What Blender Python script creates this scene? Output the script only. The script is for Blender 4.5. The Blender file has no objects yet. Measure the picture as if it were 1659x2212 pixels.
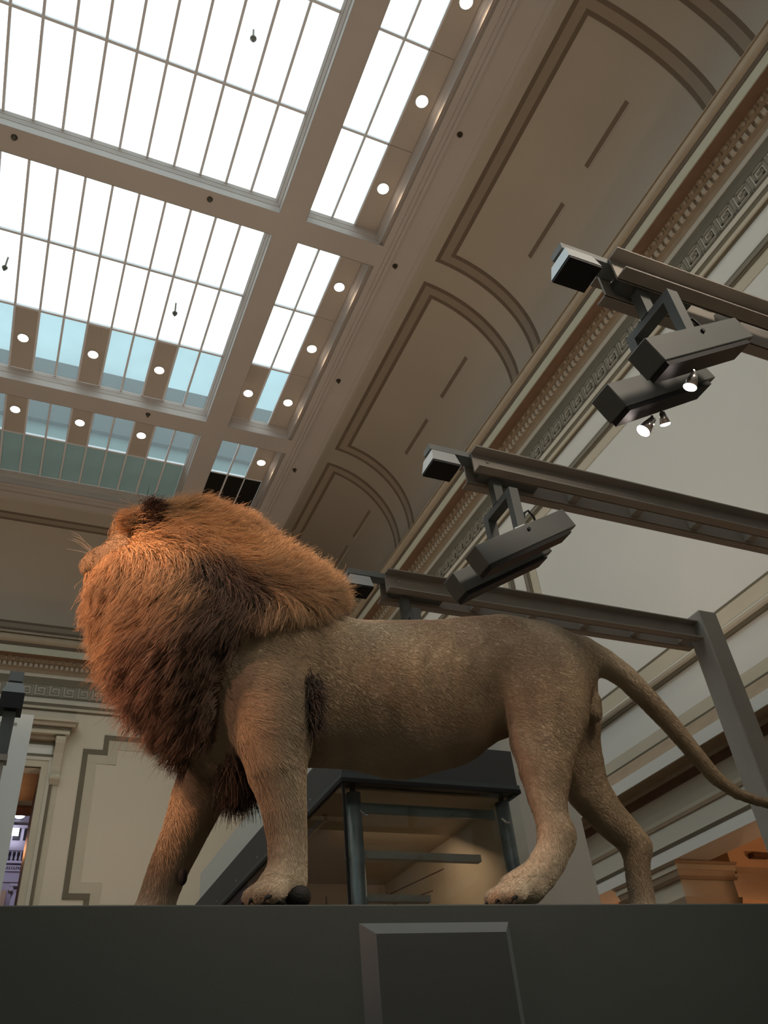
import bpy, bmesh, math, random
import numpy as np
from mathutils import Matrix, Vector

# light levels
SKY = 2.5          # daylight seen through the skylights
DOWN_W = 60.0      # each recessed ceiling lamp
UP_W = 118.0       # each uplight
SPOT_W = 5.0       # small spots under the nearest gantry
RIM_W = 820.0      # exhibit spots on the lion
RIM2_W = 600.0
KEY_W = 420.0
WASH_W = 850.0
LEG_W = 110.0
CASE_W = 9.0
AISLE_W = 85.0

# ---------------------------------------------------------------- camera, world, light, exposure
scene = bpy.context.scene
coll = scene.collection
random.seed(7)
RNG = np.random.default_rng(11)

CAM_Z = 1.5
cam_data = bpy.data.cameras.new('camera')
cam_data.sensor_fit = 'AUTO'
cam_data.sensor_width = 36.0
cam_data.lens = 1785.2 / 2212.0 * 36.0
cam_data.clip_end = 200
cam = bpy.data.objects.new('camera', cam_data)
coll.objects.link(cam)
cam.matrix_world = (Matrix.Translation((0, 0, CAM_Z))
                    @ Matrix.Rotation(math.radians(-26.8837), 4, 'Z')
                    @ Matrix.Rotation(math.radians(128.2177), 4, 'X')
                    @ Matrix.Rotation(math.radians(-6.3234), 4, 'Z'))
scene.camera = cam

scene.view_settings.view_transform = 'Standard'
scene.view_settings.look = 'None'
scene.view_settings.gamma = 1.0
scene.view_settings.use_curve_mapping = False
scene.view_settings.exposure = 0.0
scene.cycles.use_denoising = True
scene.cycles.adaptive_threshold = 0.1
scene.cycles.max_bounces = 6
scene.cycles.diffuse_bounces = 3
scene.cycles.glossy_bounces = 2
scene.cycles.transparent_max_bounces = 10
scene.cycles.caustics_reflective = False
scene.cycles.caustics_refractive = False
scene.cycles.sample_clamp_indirect = 4.0

world = bpy.data.worlds.new('sky')
scene.world = world
world.use_nodes = True
wbg = world.node_tree.nodes['Background']
wnt = world.node_tree
wtc = wnt.nodes.new('ShaderNodeTexCoord')
wsp = wnt.nodes.new('ShaderNodeSeparateXYZ')
wrm = wnt.nodes.new('ShaderNodeValToRGB')       # overcast sky: dimmer and bluer towards the horizon all round
wrm.color_ramp.elements[0].color = (0.26, 0.34, 0.37, 1)
wrm.color_ramp.elements[1].color = (0.97, 0.99, 1.0, 1)
wnt.links.new(wtc.outputs['Generated'], wsp.inputs[0])
wnt.links.new(wsp.outputs['Z'], wrm.inputs['Fac'])
wnt.links.new(wrm.outputs['Color'], wbg.inputs['Color'])
wbg.inputs['Strength'].default_value = SKY


def lamp(name, kind, loc, energy, color, target=None, **kw):
    d = bpy.data.lights.new(name, kind)
    d.energy = energy
    d.color = color
    for k, v in kw.items():
        setattr(d, k, v)
    o = bpy.data.objects.new(name, d)
    o.location = loc
    if target is not None:
        o.rotation_euler = (Vector(target) - Vector(loc)).to_track_quat('-Z', 'Y').to_euler()
    coll.objects.link(o)
    return o

# ---------------------------------------------------------------- materials
def mat(name, color, rough=0.6, metal=0.0, var=0.0, scale=8.0, bump=0.0, bscale=60.0, spec=0.3, color2=None, emit=None, estr=0.0):
    m = bpy.data.materials.new(name)
    m.use_nodes = True
    nt = m.node_tree
    b = nt.nodes['Principled BSDF']
    b.inputs['Base Color'].default_value = (*color, 1)
    b.inputs['Roughness'].default_value = rough
    b.inputs['Metallic'].default_value = metal
    b.inputs['Specular IOR Level'].default_value = spec
    if emit:
        b.inputs['Emission Color'].default_value = (*emit, 1)
        b.inputs['Emission Strength'].default_value = estr
    if var or color2:
        tc = nt.nodes.new('ShaderNodeTexCoord')
        nz = nt.nodes.new('ShaderNodeTexNoise')
        nz.inputs['Scale'].default_value = scale
        nz.inputs['Detail'].default_value = 5
        nt.links.new(tc.outputs['Object'], nz.inputs['Vector'])
        cr = nt.nodes.new('ShaderNodeValToRGB')
        cr.color_ramp.elements[0].position = 0.3
        cr.color_ramp.elements[1].position = 0.7
        c2 = color2 or tuple(min(1, c * (1 + var)) for c in color)
        c1 = color if color2 else tuple(c * (1 - var) for c in color)
        cr.color_ramp.elements[0].color = (*c1, 1)
        cr.color_ramp.elements[1].color = (*c2, 1)
        nt.links.new(nz.outputs['Fac'], cr.inputs['Fac'])
        nt.links.new(cr.outputs['Color'], b.inputs['Base Color'])
    if bump:
        tc = nt.nodes.new('ShaderNodeTexCoord')
        nz = nt.nodes.new('ShaderNodeTexNoise')
        nz.inputs['Scale'].default_value = bscale
        nz.inputs['Detail'].default_value = 4
        nt.links.new(tc.outputs['Object'], nz.inputs['Vector'])
        bp = nt.nodes.new('ShaderNodeBump')
        bp.inputs['Strength'].default_value = bump
        bp.inputs['Distance'].default_value = 0.01
        nt.links.new(nz.outputs['Fac'], bp.inputs['Height'])
        nt.links.new(bp.outputs['Normal'], b.inputs['Normal'])
    return m


M = {}
M['plaster'] = mat('cream plaster', (0.515, 0.47, 0.44), 0.75, var=0.04, scale=0.8, bump=0.05)
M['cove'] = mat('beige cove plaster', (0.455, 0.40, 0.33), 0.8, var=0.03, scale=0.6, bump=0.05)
M['border_dark'] = mat('dark brown painted line', (0.165, 0.125, 0.09), 0.8)
M['border_mid'] = mat('taupe painted band', (0.30, 0.245, 0.19), 0.8)
M['vent'] = mat('dark vent slot', (0.19, 0.145, 0.105), 0.8)
M['wall_end'] = mat('dimmed end wall paint', (0.60, 0.555, 0.455), 0.8, var=0.02, scale=0.7, bump=0.04)  # wall paint darkened for the weaker daylight at this end
M['wall'] = mat('off white wall paint', (0.64, 0.65, 0.625), 0.8, var=0.02, scale=0.7, bump=0.04)
M['frieze'] = mat('shaded buff frieze', (0.36, 0.315, 0.245), 0.8, var=0.03, scale=2)  # trim colour darkened for the shade under the cornice
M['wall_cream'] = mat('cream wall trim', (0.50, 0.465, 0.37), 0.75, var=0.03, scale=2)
M['ochre'] = mat('ochre gilded plaster', (0.30, 0.235, 0.165), 0.6, var=0.08, scale=5)
M['gold'] = mat('dull gold moulding', (0.35, 0.285, 0.205), 0.45, var=0.06, scale=4)
M['fillet'] = mat('dark umber fillet', (0.10, 0.075, 0.05), 0.7)
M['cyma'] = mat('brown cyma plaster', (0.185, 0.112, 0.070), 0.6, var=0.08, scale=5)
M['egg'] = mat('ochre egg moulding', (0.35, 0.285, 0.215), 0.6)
M['dentil'] = mat('pale dentil', (0.52, 0.47, 0.39), 0.7)
M['pale'] = mat('pale green fascia', (0.43, 0.43, 0.345), 0.7)
M['olive'] = mat('grey olive paint', (0.15, 0.135, 0.098), 0.7, var=0.05, scale=3)
M['key'] = mat('grey key pattern', (0.20, 0.188, 0.152), 0.7)
M['keyground'] = mat('pale key ground', (0.52, 0.50, 0.43), 0.7)
M['bar'] = mat('painted glazing bar', (0.74, 0.74, 0.77), 0.5)
M['panel'] = mat('beige ceiling panel', (0.49, 0.43, 0.37), 0.75, var=0.03, scale=2)
M['brass'] = mat('dark bronze fitting', (0.10, 0.085, 0.06), 0.45, metal=0.6)
M['steel'] = mat('grey painted steel', (0.37, 0.335, 0.295), 0.5, var=0.05, scale=6, bump=0.03, bscale=150)
M['box'] = mat('charcoal lamp housing', (0.125, 0.132, 0.128), 0.5, var=0.05, scale=8)
M['black'] = mat('matt black', (0.012, 0.012, 0.013), 0.6)
M['alu'] = mat('pale aluminium', (0.50, 0.53, 0.55), 0.4, metal=0.3)
M['alu_grey'] = mat('grey enamel', (0.22, 0.235, 0.235), 0.45)
M['plinth_edge'] = mat('lightened plinth bevel', (0.088, 0.105, 0.112), 0.5)  # plinth grey lightened for skylight falling on the bevel
M['chrome'] = mat('chrome lamp body', (0.6, 0.55, 0.52), 0.2, metal=0.9)
M['plinth'] = mat('dark grey plinth paint', (0.039, 0.048, 0.045), 0.55, var=0.05, scale=3, bump=0.06, bscale=250)
M['plinth2'] = mat('charcoal plinth panel', (0.027, 0.033, 0.033), 0.55, bump=0.05, bscale=250)
M['fascia'] = mat('dark grey case fascia', (0.085, 0.085, 0.088), 0.5)
M['case_post'] = mat('blue grey case post', (0.10, 0.12, 0.125), 0.4, metal=0.3)
M['case_back'] = mat('tan case lining', (0.50, 0.385, 0.27), 0.8, var=0.05, scale=2)
M['case_lining'] = mat('mauve grey case lining', (0.20, 0.165, 0.15), 0.6, var=0.1, scale=3)
M['partition_daylit'] = mat('daylit white partition', (0.86, 0.87, 0.84), 0.7)  # partition paint lightened for the daylight on the left one
M['partition'] = mat('white partition paint', (0.66, 0.65, 0.60), 0.8)
M['floor'] = mat('polished stone floor', (0.30, 0.24, 0.18), 0.5, var=0.1, scale=1.5)
M['rotunda'] = mat('lilac lit stone', (0.50, 0.47, 0.52), 0.8, var=0.04, scale=2)  # lilac of the room's light put into the stone colour
M['orange_wall'] = mat('terracotta wall', (0.58, 0.42, 0.28), 0.8, var=0.05, scale=2)
M['wood'] = mat('dark brown wood', (0.09, 0.045, 0.025), 0.5, var=0.2, scale=6)
M['attic'] = mat('teal grey attic wall', (0.15, 0.21, 0.21), 0.8, var=0.15, scale=0.8)
M['attic_pale'] = mat('pale blue attic glazing', (0.42, 0.57, 0.62), 0.6, var=0.12, scale=0.6)
M['attic_dark'] = mat('dark attic beam', (0.045, 0.06, 0.065), 0.8)
M['teal_pane'] = mat('teal backed pane', (0.36, 0.60, 0.67), 0.35, var=0.06, scale=1.2)
M['dark_pane'] = mat('black backed pane', (0.012, 0.011, 0.010), 0.3)


def mat_glass(name, trans, tint, diff):
    m = bpy.data.materials.new(name)
    m.use_nodes = True
    nt = m.node_tree
    for n in list(nt.nodes):
        nt.nodes.remove(n)
    out = nt.nodes.new('ShaderNodeOutputMaterial')
    tr = nt.nodes.new('ShaderNodeBsdfTransparent')
    tr.inputs['Color'].default_value = (*tint, 1)
    tl = nt.nodes.new('ShaderNodeBsdfTranslucent')
    tl.inputs['Color'].default_value = (*diff, 1)
    mx = nt.nodes.new('ShaderNodeMixShader')
    mx.inputs['Fac'].default_value = 1 - trans
    nt.links.new(tr.outputs[0], mx.inputs[1])
    nt.links.new(tl.outputs[0], mx.inputs[2])
    nt.links.new(mx.outputs[0], out.inputs['Surface'])
    return m


M['pane'] = mat_glass('frosted skylight glass', 0.93, (0.93, 0.98, 0.98), (0.85, 0.95, 0.95))


def mat_clear(name):
    m = bpy.data.materials.new(name)
    m.use_nodes = True
    nt = m.node_tree
    for n in list(nt.nodes):
        nt.nodes.remove(n)
    out = nt.nodes.new('ShaderNodeOutputMaterial')
    tr = nt.nodes.new('ShaderNodeBsdfTransparent')
    tr.inputs['Color'].default_value = (0.93, 0.95, 0.94, 1)
    gl = nt.nodes.new('ShaderNodeBsdfGlossy')
    gl.inputs['Roughness'].default_value = 0.02
    lw = nt.nodes.new('ShaderNodeLayerWeight')
    lw.inputs['Blend'].default_value = 0.5
    pw = nt.nodes.new('ShaderNodeMath')
    pw.operation = 'POWER'
    pw.inputs[1].default_value = 4.0
    fr = nt.nodes.new('ShaderNodeMapRange')
    fr.inputs['To Min'].default_value = 0.04
    fr.inputs['To Max'].default_value = 0.85
    mx = nt.nodes.new('ShaderNodeMixShader')
    nt.links.new(lw.outputs['Facing'], pw.inputs[0])
    nt.links.new(pw.outputs[0], fr.inputs['Value'])
    nt.links.new(fr.outputs[0], mx.inputs['Fac'])
    nt.links.new(tr.outputs[0], mx.inputs[1])
    nt.links.new(gl.outputs[0], mx.inputs[2])
    nt.links.new(mx.outputs[0], out.inputs['Surface'])
    return m


M['glass'] = mat_clear('clear case glass')


def mat_emit(name, color, strength):
    m = bpy.data.materials.new(name)
    m.use_nodes = True
    nt = m.node_tree
    for n in list(nt.nodes):
        nt.nodes.remove(n)
    out = nt.nodes.new('ShaderNodeOutputMaterial')
    e = nt.nodes.new('ShaderNodeEmission')
    e.inputs['Color'].default_value = (*color, 1)
    e.inputs['Strength'].default_value = strength
    nt.links.new(e.outputs[0], out.inputs['Surface'])
    return m


M['bulb'] = mat_emit('warm lamp glow', (1.0, 0.80, 0.62), 9.0)
M['spot_bulb'] = mat_emit('halogen spot glow', (1.0, 0.84, 0.78), 25.0)
M['cool_bulb'] = mat_emit('cool lamp glow', (0.80, 0.80, 1.0), 12.0)


# ---------------------------------------------------------------- mesh helpers
def link(name, me, m=None, parent=None, smooth=False):
    o = bpy.data.objects.new(name, me)
    coll.objects.link(o)
    if m is not None and len(me.materials) == 0:
        me.materials.append(m if not isinstance(m, str) else M[m])
    if parent is not None:
        o.parent = parent
    if smooth:
        me.polygons.foreach_set('use_smooth', [True] * len(me.polygons))
    return o


def tag(o, label=None, cat=None, group=None, kind=None):
    if label:
        o['label'] = label
    if cat:
        o['category'] = cat
    if group:
        o['group'] = group
    if kind:
        o['kind'] = kind
    return o


def empty(name, loc=(0, 0, 0), rz=0.0, rot=None):
    o = bpy.data.objects.new(name, None)
    o.empty_display_size = 0.1
    o.location = loc
    o.rotation_euler = rot or (0, 0, rz)
    coll.objects.link(o)
    return o


class MB:
    """collects simple solids into one mesh"""

    def __init__(self):
        self.v, self.f = [], []

    def raw(self, v, f):
        n = len(self.v)
        self.v += [tuple(p) for p in v]
        self.f += [tuple(i + n for i in q) for q in f]
        return self

    def box(self, a, b, mtx=None):
        (x0, y0, z0), (x1, y1, z1) = a, b
        v = [(x0, y0, z0), (x1, y0, z0), (x1, y1, z0), (x0, y1, z0), (x0, y0, z1), (x1, y0, z1), (x1, y1, z1), (x0, y1, z1)]
        if mtx is not None:
            v = [mtx @ Vector(p) for p in v]
        return self.raw(v, [(0, 3, 2, 1), (4, 5, 6, 7), (0, 1, 5, 4), (1, 2, 6, 5), (2, 3, 7, 6), (3, 0, 4, 7)])

    def cyl(self, p0, p1, r0, r1=None, n=12, caps=True):
        r1 = r0 if r1 is None else r1
        p0, p1 = Vector(p0), Vector(p1)
        d = (p1 - p0).normalized()
        a = d.orthogonal().normalized()
        b = d.cross(a)
        v = []
        for p, r in ((p0, r0), (p1, r1)):
            for i in range(n):
                t = 2 * math.pi * i / n
                v.append(p + (a * math.cos(t) + b * math.sin(t)) * r)
        f = [(i, (i + 1) % n, n + (i + 1) % n, n + i) for i in range(n)]
        if caps:
            f += [tuple(reversed(range(n))), tuple(range(n, 2 * n))]
        return self.raw(v, f)

    def tube(self, pts, rad, n=8):
        pts = [Vector(p) for p in pts]
        if not hasattr(rad, '__len__'):
            rad = [rad] * len(pts)
        v = []
        a = None
        for i, p in enumerate(pts):
            d = (pts[min(i + 1, len(pts) - 1)] - pts[max(i - 1, 0)]).normalized()
            a = d.orthogonal().normalized() if a is None else (a - d * a.dot(d)).normalized()
            b = d.cross(a)
            for k in range(n):
                t = 2 * math.pi * k / n
                v.append(p + (a * math.cos(t) + b * math.sin(t)) * rad[i])
        f = []
        for i in range(len(pts) - 1):
            for k in range(n):
                f.append((i * n + k, i * n + (k + 1) % n, (i + 1) * n + (k + 1) % n, (i + 1) * n + k))
        f += [tuple(reversed(range(n))), tuple(range((len(pts) - 1) * n, len(pts) * n))]
        return self.raw(v, f)

    def extrude(self, prof, p0, p1, closed=True):
        """profile of (point at p0 end) lists: prof is list of 3-vectors offsets, swept from p0 to p1"""
        n = len(prof)
        v = [Vector(p0) + Vector(q) for q in prof] + [Vector(p1) + Vector(q) for q in prof]
        rng = range(n) if closed else range(n - 1)
        f = [(i, (i + 1) % n, n + (i + 1) % n, n + i) for i in rng]
        if closed:
            f += [tuple(reversed(range(n))), tuple(range(n, 2 * n))]
        return self.raw(v, f)

    def mesh(self, name):
        me = bpy.data.meshes.new(name)
        me.from_pydata(self.v, [], self.f)
        me.update()
        bm = bmesh.new()
        bm.from_mesh(me)
        bmesh.ops.recalc_face_normals(bm, faces=bm.faces)
        bm.to_mesh(me)
        bm.free()
        return me

    def build(self, name, m, parent=None, smooth=False):
        return link(name, self.mesh(name), m, parent, smooth)


def bevel(o, w=0.004, seg=2):
    md = o.modifiers.new('bevel', 'BEVEL')
    md.width = w
    md.segments = seg
    md.limit_method = 'ANGLE'
    return o

# ---------------------------------------------------------------- the lion
# lion frame: u along the plinth front (head at small u), v away from the viewer, w up from the plinth top
PL_O = Vector((0.027324, 2.19024, 2.04))
PL_U = Vector((0.99870289, -0.05091694, 0))
PL_V = Vector((0.05091694, 0.99870289, 0))
PL_M = Matrix(((PL_U.x, PL_V.x, 0, PL_O.x), (PL_U.y, PL_V.y, 0, PL_O.y), (0, 0, 1, PL_O.z), (0, 0, 0, 1)))

LION = dict(
    torso=[(1.754,0.27,0.898,0.214), (1.622,0.27,0.889,0.229), (1.438,0.27,0.837,0.243), (1.281,0.27,0.773,0.274), (1.135,0.27,0.742,0.285), (0.982,0.27,0.749,0.265), (0.833,0.27,0.742,0.259), (0.705,0.27,0.74,0.247)],
    chest=[(0.705,0.27,0.731,0.231), (0.605,0.27,0.657,0.202), (0.555,0.27,0.59,0.146)],
    neck=[(0.721,0.27,0.836,0.237), (0.563,0.29,0.956,0.264), (0.416,0.32,1.117,0.246), (0.307,0.35,1.24,0.168)],
    withers=[(0.889,0.27,0.908,0.123), (0.756,0.27,1.006,0.181), (0.621,0.27,1.104,0.182)],
    skull=[(0.271,0.35,1.27,0.128), (0.203,0.38,1.259,0.101)],
    crown=[(0.274,0.33,1.298,0.111), (0.413,0.32,1.32,0.147), (0.523,0.3,1.255,0.157)],
    muzzle=[(0.189,0.4,1.256,0.084), (0.114,0.44,1.266,0.061), (0.088,0.455,1.264,0.051)],
    maneL=[(0.499,0.27,0.874,0.233), (0.426,0.29,0.995,0.246), (0.311,0.31,1.057,0.2)],
    maneD=[(0.508,0.27,0.84,0.228), (0.552,0.27,0.677,0.172), (0.57,0.27,0.545,0.109)],
    scap_n=[(0.674,0.145,0.816,0.106), (0.646,0.125,0.67,0.109), (0.674,0.095,0.52,0.1)],
    fleg_n=[(0.658,0.115,0.604,0.128), (0.663,0.095,0.476,0.107), (0.668,0.085,0.387,0.087), (0.687,0.085,0.287,0.065), (0.696,0.085,0.192,0.055), (0.697,0.085,0.124,0.053), (0.684,0.085,0.083,0.052)],
    paw_fn=[(0.7,0.085,0.077,0.047), (0.655,0.08,0.06,0.044)],
    toes_fn=[[(0.661,0.055,0.049,0.029), (0.612,0.055,0.038,0.026)],[(0.666,0.085,0.057,0.031), (0.609,0.085,0.048,0.027)],[(0.676,0.115,0.065,0.03), (0.623,0.115,0.055,0.026)]],
    fleg_f=[(0.61,0.4,0.668,0.132), (0.551,0.43,0.533,0.103), (0.506,0.44,0.428,0.084), (0.467,0.44,0.312,0.067), (0.428,0.44,0.21,0.058), (0.402,0.44,0.126,0.054), (0.393,0.44,0.071,0.056)],
    paw_ff=[(0.394,0.44,0.065,0.056), (0.35,0.44,0.049,0.047)],
    thigh_n=[(1.738,0.185,0.856,0.165), (1.658,0.135,0.677,0.157), (1.602,0.115,0.536,0.121), (1.578,0.105,0.434,0.092), (1.558,0.095,0.338,0.068), (1.553,0.085,0.271,0.057), (1.559,0.085,0.218,0.058)],
    meta_n=[(1.564,0.085,0.225,0.055), (1.522,0.085,0.155,0.052), (1.469,0.085,0.101,0.051), (1.416,0.085,0.072,0.049)],
    paw_hn=[(1.423,0.085,0.068,0.049), (1.375,0.085,0.059,0.046)],
    toes_hn=[[(1.364,0.055,0.046,0.031), (1.302,0.055,0.034,0.026)],[(1.377,0.085,0.057,0.032), (1.305,0.085,0.044,0.027)],[(1.399,0.115,0.065,0.03), (1.335,0.115,0.053,0.026)]],
    thigh_f=[(1.868,0.34,0.908,0.175), (1.897,0.4,0.761,0.154), (1.931,0.43,0.625,0.118), (1.964,0.44,0.513,0.091), (2.023,0.44,0.418,0.076), (2.092,0.44,0.344,0.065), (2.12,0.44,0.309,0.057)],
    meta_f=[(2.119,0.44,0.306,0.055), (2.1,0.44,0.237,0.047), (2.089,0.44,0.173,0.045), (2.081,0.44,0.096,0.046), (2.075,0.44,0.051,0.049)],
    paw_hf=[(2.063,0.44,0.044,0.052), (1.98,0.44,0.022,0.045)],
    tail=[(1.853,0.27,0.962,0.1), (1.969,0.27,1.001,0.071), (2.061,0.27,0.977,0.054), (2.152,0.27,0.916,0.047), (2.231,0.27,0.821,0.042), (2.306,0.27,0.719,0.037), (2.374,0.27,0.609,0.032), (2.435,0.27,0.515,0.028), (2.51,0.27,0.457,0.022), (2.609,0.27,0.429,0.019), (2.736,0.27,0.41,0.018), (2.951,0.27,0.417,0.018)],
    scro=[(1.966,0.27,0.799,0.032), (1.956,0.27,0.735,0.03)],
)


RES = 0.0095
U0, U1, V0, V1, W0, W1 = -0.15, 3.02, -0.10, 0.66, -0.02, 1.52
gu = np.arange(U0, U1, RES)
gv = np.arange(V0, V1, RES)
gw = np.arange(W0, W1, RES)
FIELD = np.full((len(gu), len(gv), len(gw)), 0.5, np.float32)


def _sl(g, lo, hi):
    return slice(int(np.searchsorted(g, lo)), int(np.searchsorted(g, hi)))


def smin(a, b, k):
    h = np.clip(0.5 + 0.5 * (b - a) / k, 0, 1)
    return b * (1 - h) + a * h - k * h * (1 - h)


def chain(pts, k=0.03, sv=1.0, join=None):
    """tapered chain of round cones; sv > 1 squeezes it sideways"""
    P = np.array(pts, float)
    m = 0.12
    lo = (P[:, :3] - P[:, 3:4]).min(0) - m
    hi = (P[:, :3] + P[:, 3:4]).max(0) + m
    s = (_sl(gu, lo[0], hi[0]), _sl(gv, lo[1], hi[1]), _sl(gw, lo[2], hi[2]))
    U, V, W = np.meshgrid(gu[s[0]], gv[s[1]], gw[s[2]], indexing='ij')
    d = None
    for i in range(len(P) - 1):
        a, b = P[i], P[i + 1]
        ab = b[:3] - a[:3]
        L2 = (ab ** 2).sum()
        px, py, pz = U - a[0], V - a[1], W - a[2]
        t = np.clip((px * ab[0] + py * ab[1] + pz * ab[2]) / max(L2, 1e-9), 0, 1)
        q = np.sqrt((px - t * ab[0]) ** 2 + ((py - t * ab[1]) * sv) ** 2 + (pz - t * ab[2]) ** 2)
        q = q - (a[3] + (b[3] - a[3]) * t)
        d = q if d is None else np.minimum(d, q)
    d = (d / (1 + 0.5 * (sv - 1))).astype(np.float32)
    FIELD[s] = smin(FIELD[s], d, k)


def carve(pts, r, depth, k=0.02):
    """shallow smooth groove along a polyline"""
    P = np.array(pts, float)
    lo, hi = P.min(0) - r * 3, P.max(0) + r * 3
    s = (_sl(gu, lo[0], hi[0]), _sl(gv, lo[1], hi[1]), _sl(gw, lo[2], hi[2]))
    U, V, W = np.meshgrid(gu[s[0]], gv[s[1]], gw[s[2]], indexing='ij')
    d = None
    for i in range(len(P) - 1):
        a, ab = P[i], P[i + 1] - P[i]
        px, py, pz = U - a[0], V - a[1], W - a[2]
        t = np.clip((px * ab[0] + py * ab[1] + pz * ab[2]) / (ab ** 2).sum(), 0, 1)
        q = (px - t * ab[0]) ** 2 + (py - t * ab[1]) ** 2 + (pz - t * ab[2]) ** 2
        d = q if d is None else np.minimum(d, q)
    FIELD[s] += (depth * np.exp(-d / (r * r))).astype(np.float32)


T = LION
TOES_F = [[(0.665, 0.105, 0.066, 0.030), (0.612, 0.122, 0.036, 0.027)], [(0.660, 0.090, 0.066, 0.032), (0.600, 0.088, 0.036, 0.029)], [(0.664, 0.075, 0.064, 0.032), (0.612, 0.050, 0.034, 0.029)], [(0.672, 0.065, 0.060, 0.030), (0.640, 0.025, 0.032, 0.027)]]
TOES_H = [[(1.375, 0.105, 0.060, 0.028), (1.318, 0.122, 0.034, 0.026)], [(1.370, 0.090, 0.060, 0.030), (1.303, 0.088, 0.034, 0.027)], [(1.374, 0.075, 0.058, 0.030), (1.315, 0.050, 0.033, 0.027)], [(1.385, 0.065, 0.056, 0.028), (1.346, 0.025, 0.030, 0.026)]]
chain(T['torso'], 0.03, 1.42)
chain(T['chest'], 0.06, 1.25)
chain(T['withers'], 0.06, 1.5)
chain(T['neck'], 0.07, 1.28)
chain(T['maneL'], 0.06, 1.2)
chain(T['maneD'], 0.06, 1.15)
chain(T['skull'], 0.05, 1.0)
chain(T['crown'], 0.05, 1.2)
chain(T['muzzle'], 0.03, 1.0)
chain(T['scap_n'], 0.05, 1.6)
chain(T['fleg_n'], 0.05, 1.15)
chain(T['paw_fn'], 0.02)
for c in TOES_F:
    chain(c, 0.004)
chain(T['fleg_f'], 0.05, 1.15)
chain(T['paw_ff'], 0.03, 0.8)
chain(T['thigh_n'], 0.05, 1.45)
chain(T['meta_n'], 0.02, 1.2)
chain(T['paw_hn'], 0.02)
for c in TOES_H:
    chain(c, 0.004)
chain(T['thigh_f'], 0.05, 1.3)
chain(T['meta_f'], 0.02, 1.1)
chain(T['paw_hf'], 0.03, 0.8)
chain(T['tail'], 0.05)
chain(T['scro'], 0.015)
# muscle relief: ribs, flank fold, shoulder edge, hock
for i in range(6):
    u = 0.93 + i * 0.085
    carve([(u + 0.10, 0.10, 0.90), (u + 0.02, 0.085, 0.80), (u + 0.00, 0.085, 0.68), (u + 0.015, 0.09, 0.58)], 0.020, 0.008)
carve([(0.80, 0.075, 0.86), (0.79, 0.07, 0.74), (0.775, 0.06, 0.60), (0.765, 0.07, 0.48)], 0.022, 0.020)
carve([(1.545, 0.08, 0.86), (1.53, 0.06, 0.72), (1.525, 0.06, 0.60), (1.52, 0.07, 0.54)], 0.028, 0.018)
carve([(1.545, 0.03, 0.345), (1.60, 0.03, 0.375)], 0.016, 0.012)
carve([(0.52, 0.02, 0.47), (0.60, 0.0, 0.44)], 0.016, 0.008)


carve([(1.70, 0.07, 0.80), (1.66, 0.04, 0.62), (1.64, 0.03, 0.50)], 0.03, 0.010)


def surface_nets(F, org, h):
    inside = F < 0
    nx, ny, nz = F.shape
    c = np.zeros((nx - 1, ny - 1, nz - 1), np.int8)
    for dx in (0, 1):
        for dy in (0, 1):
            for dz in (0, 1):
                c += inside[dx:nx - 1 + dx, dy:ny - 1 + dy, dz:nz - 1 + dz]
    act = (c > 0) & (c < 8)
    idx = -np.ones(act.shape, np.int64)
    ijk = np.argwhere(act)
    idx[act] = np.arange(len(ijk))
    acc = np.zeros((len(ijk), 3))
    cnt = np.zeros(len(ijk))
    I, J, K = ijk.T
    corners = [(x, y, z) for x in (0, 1) for y in (0, 1) for z in (0, 1)]
    for a in corners:
        for ax in range(3):
            if a[ax] == 0:
                b = list(a)
                b[ax] = 1
                fa = F[I + a[0], J + a[1], K + a[2]]
                fb = F[I + b[0], J + b[1], K + b[2]]
                cr = (fa < 0) != (fb < 0)
                t = fa / np.where(cr, fa - fb, 1)
                for d in range(3):
                    acc[:, d] += np.where(cr, a[d] + (t if d == ax else 0), 0)
                cnt += cr
    verts = (ijk + acc / cnt[:, None]) * h + np.array(org)
    faces = []
    for ax in range(3):
        o1, o2 = [(1, 2), (2, 0), (0, 1)][ax]
        sa = [slice(None)] * 3
        sb = [slice(None)] * 3
        sa[ax], sb[ax] = slice(0, -1), slice(1, None)
        A, B = inside[tuple(sa)], inside[tuple(sb)]
        e = np.argwhere(A != B)
        ok = (e[:, o1] > 0) & (e[:, o2] > 0) & (e[:, o1] < F.shape[o1] - 1) & (e[:, o2] < F.shape[o2] - 1)
        e = e[ok]
        s = A[tuple(e.T)]

        def get(d1, d2):
            q = e.copy()
            q[:, o1] += d1
            q[:, o2] += d2
            return idx[tuple(q.T)]
        q = np.stack([get(-1, -1), get(0, -1), get(0, 0), get(-1, 0)], 1)
        q[~s] = q[~s][:, ::-1]
        faces.append(q)
    return verts, np.concatenate(faces)


LV, LF = surface_nets(FIELD, (U0, V0, W0), RES)
del FIELD
# light smoothing
E = np.concatenate([LF[:, [0, 1]], LF[:, [1, 2]], LF[:, [2, 3]], LF[:, [3, 0]]])
for it in range(4):
    acc = np.zeros_like(LV)
    cn = np.zeros(len(LV))
    np.add.at(acc, E[:, 0], LV[E[:, 1]])
    np.add.at(acc, E[:, 1], LV[E[:, 0]])
    np.add.at(cn, E[:, 0], 1)
    np.add.at(cn, E[:, 1], 1)
    LV = LV + 0.5 * (acc / cn[:, None] - LV)
LV[:, 2] = np.where((LV[:, 0] < 2.3), np.maximum(LV[:, 2], 0.0015), LV[:, 2])
lion_me = bpy.data.meshes.new('lion')
lion_me.vertices.add(len(LV))
lion_me.vertices.foreach_set('co', LV.astype(np.float32).ravel())
lion_me.loops.add(len(LF) * 4)
lion_me.loops.foreach_set('vertex_index', LF.astype(np.int32).ravel())
lion_me.polygons.add(len(LF))
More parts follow.
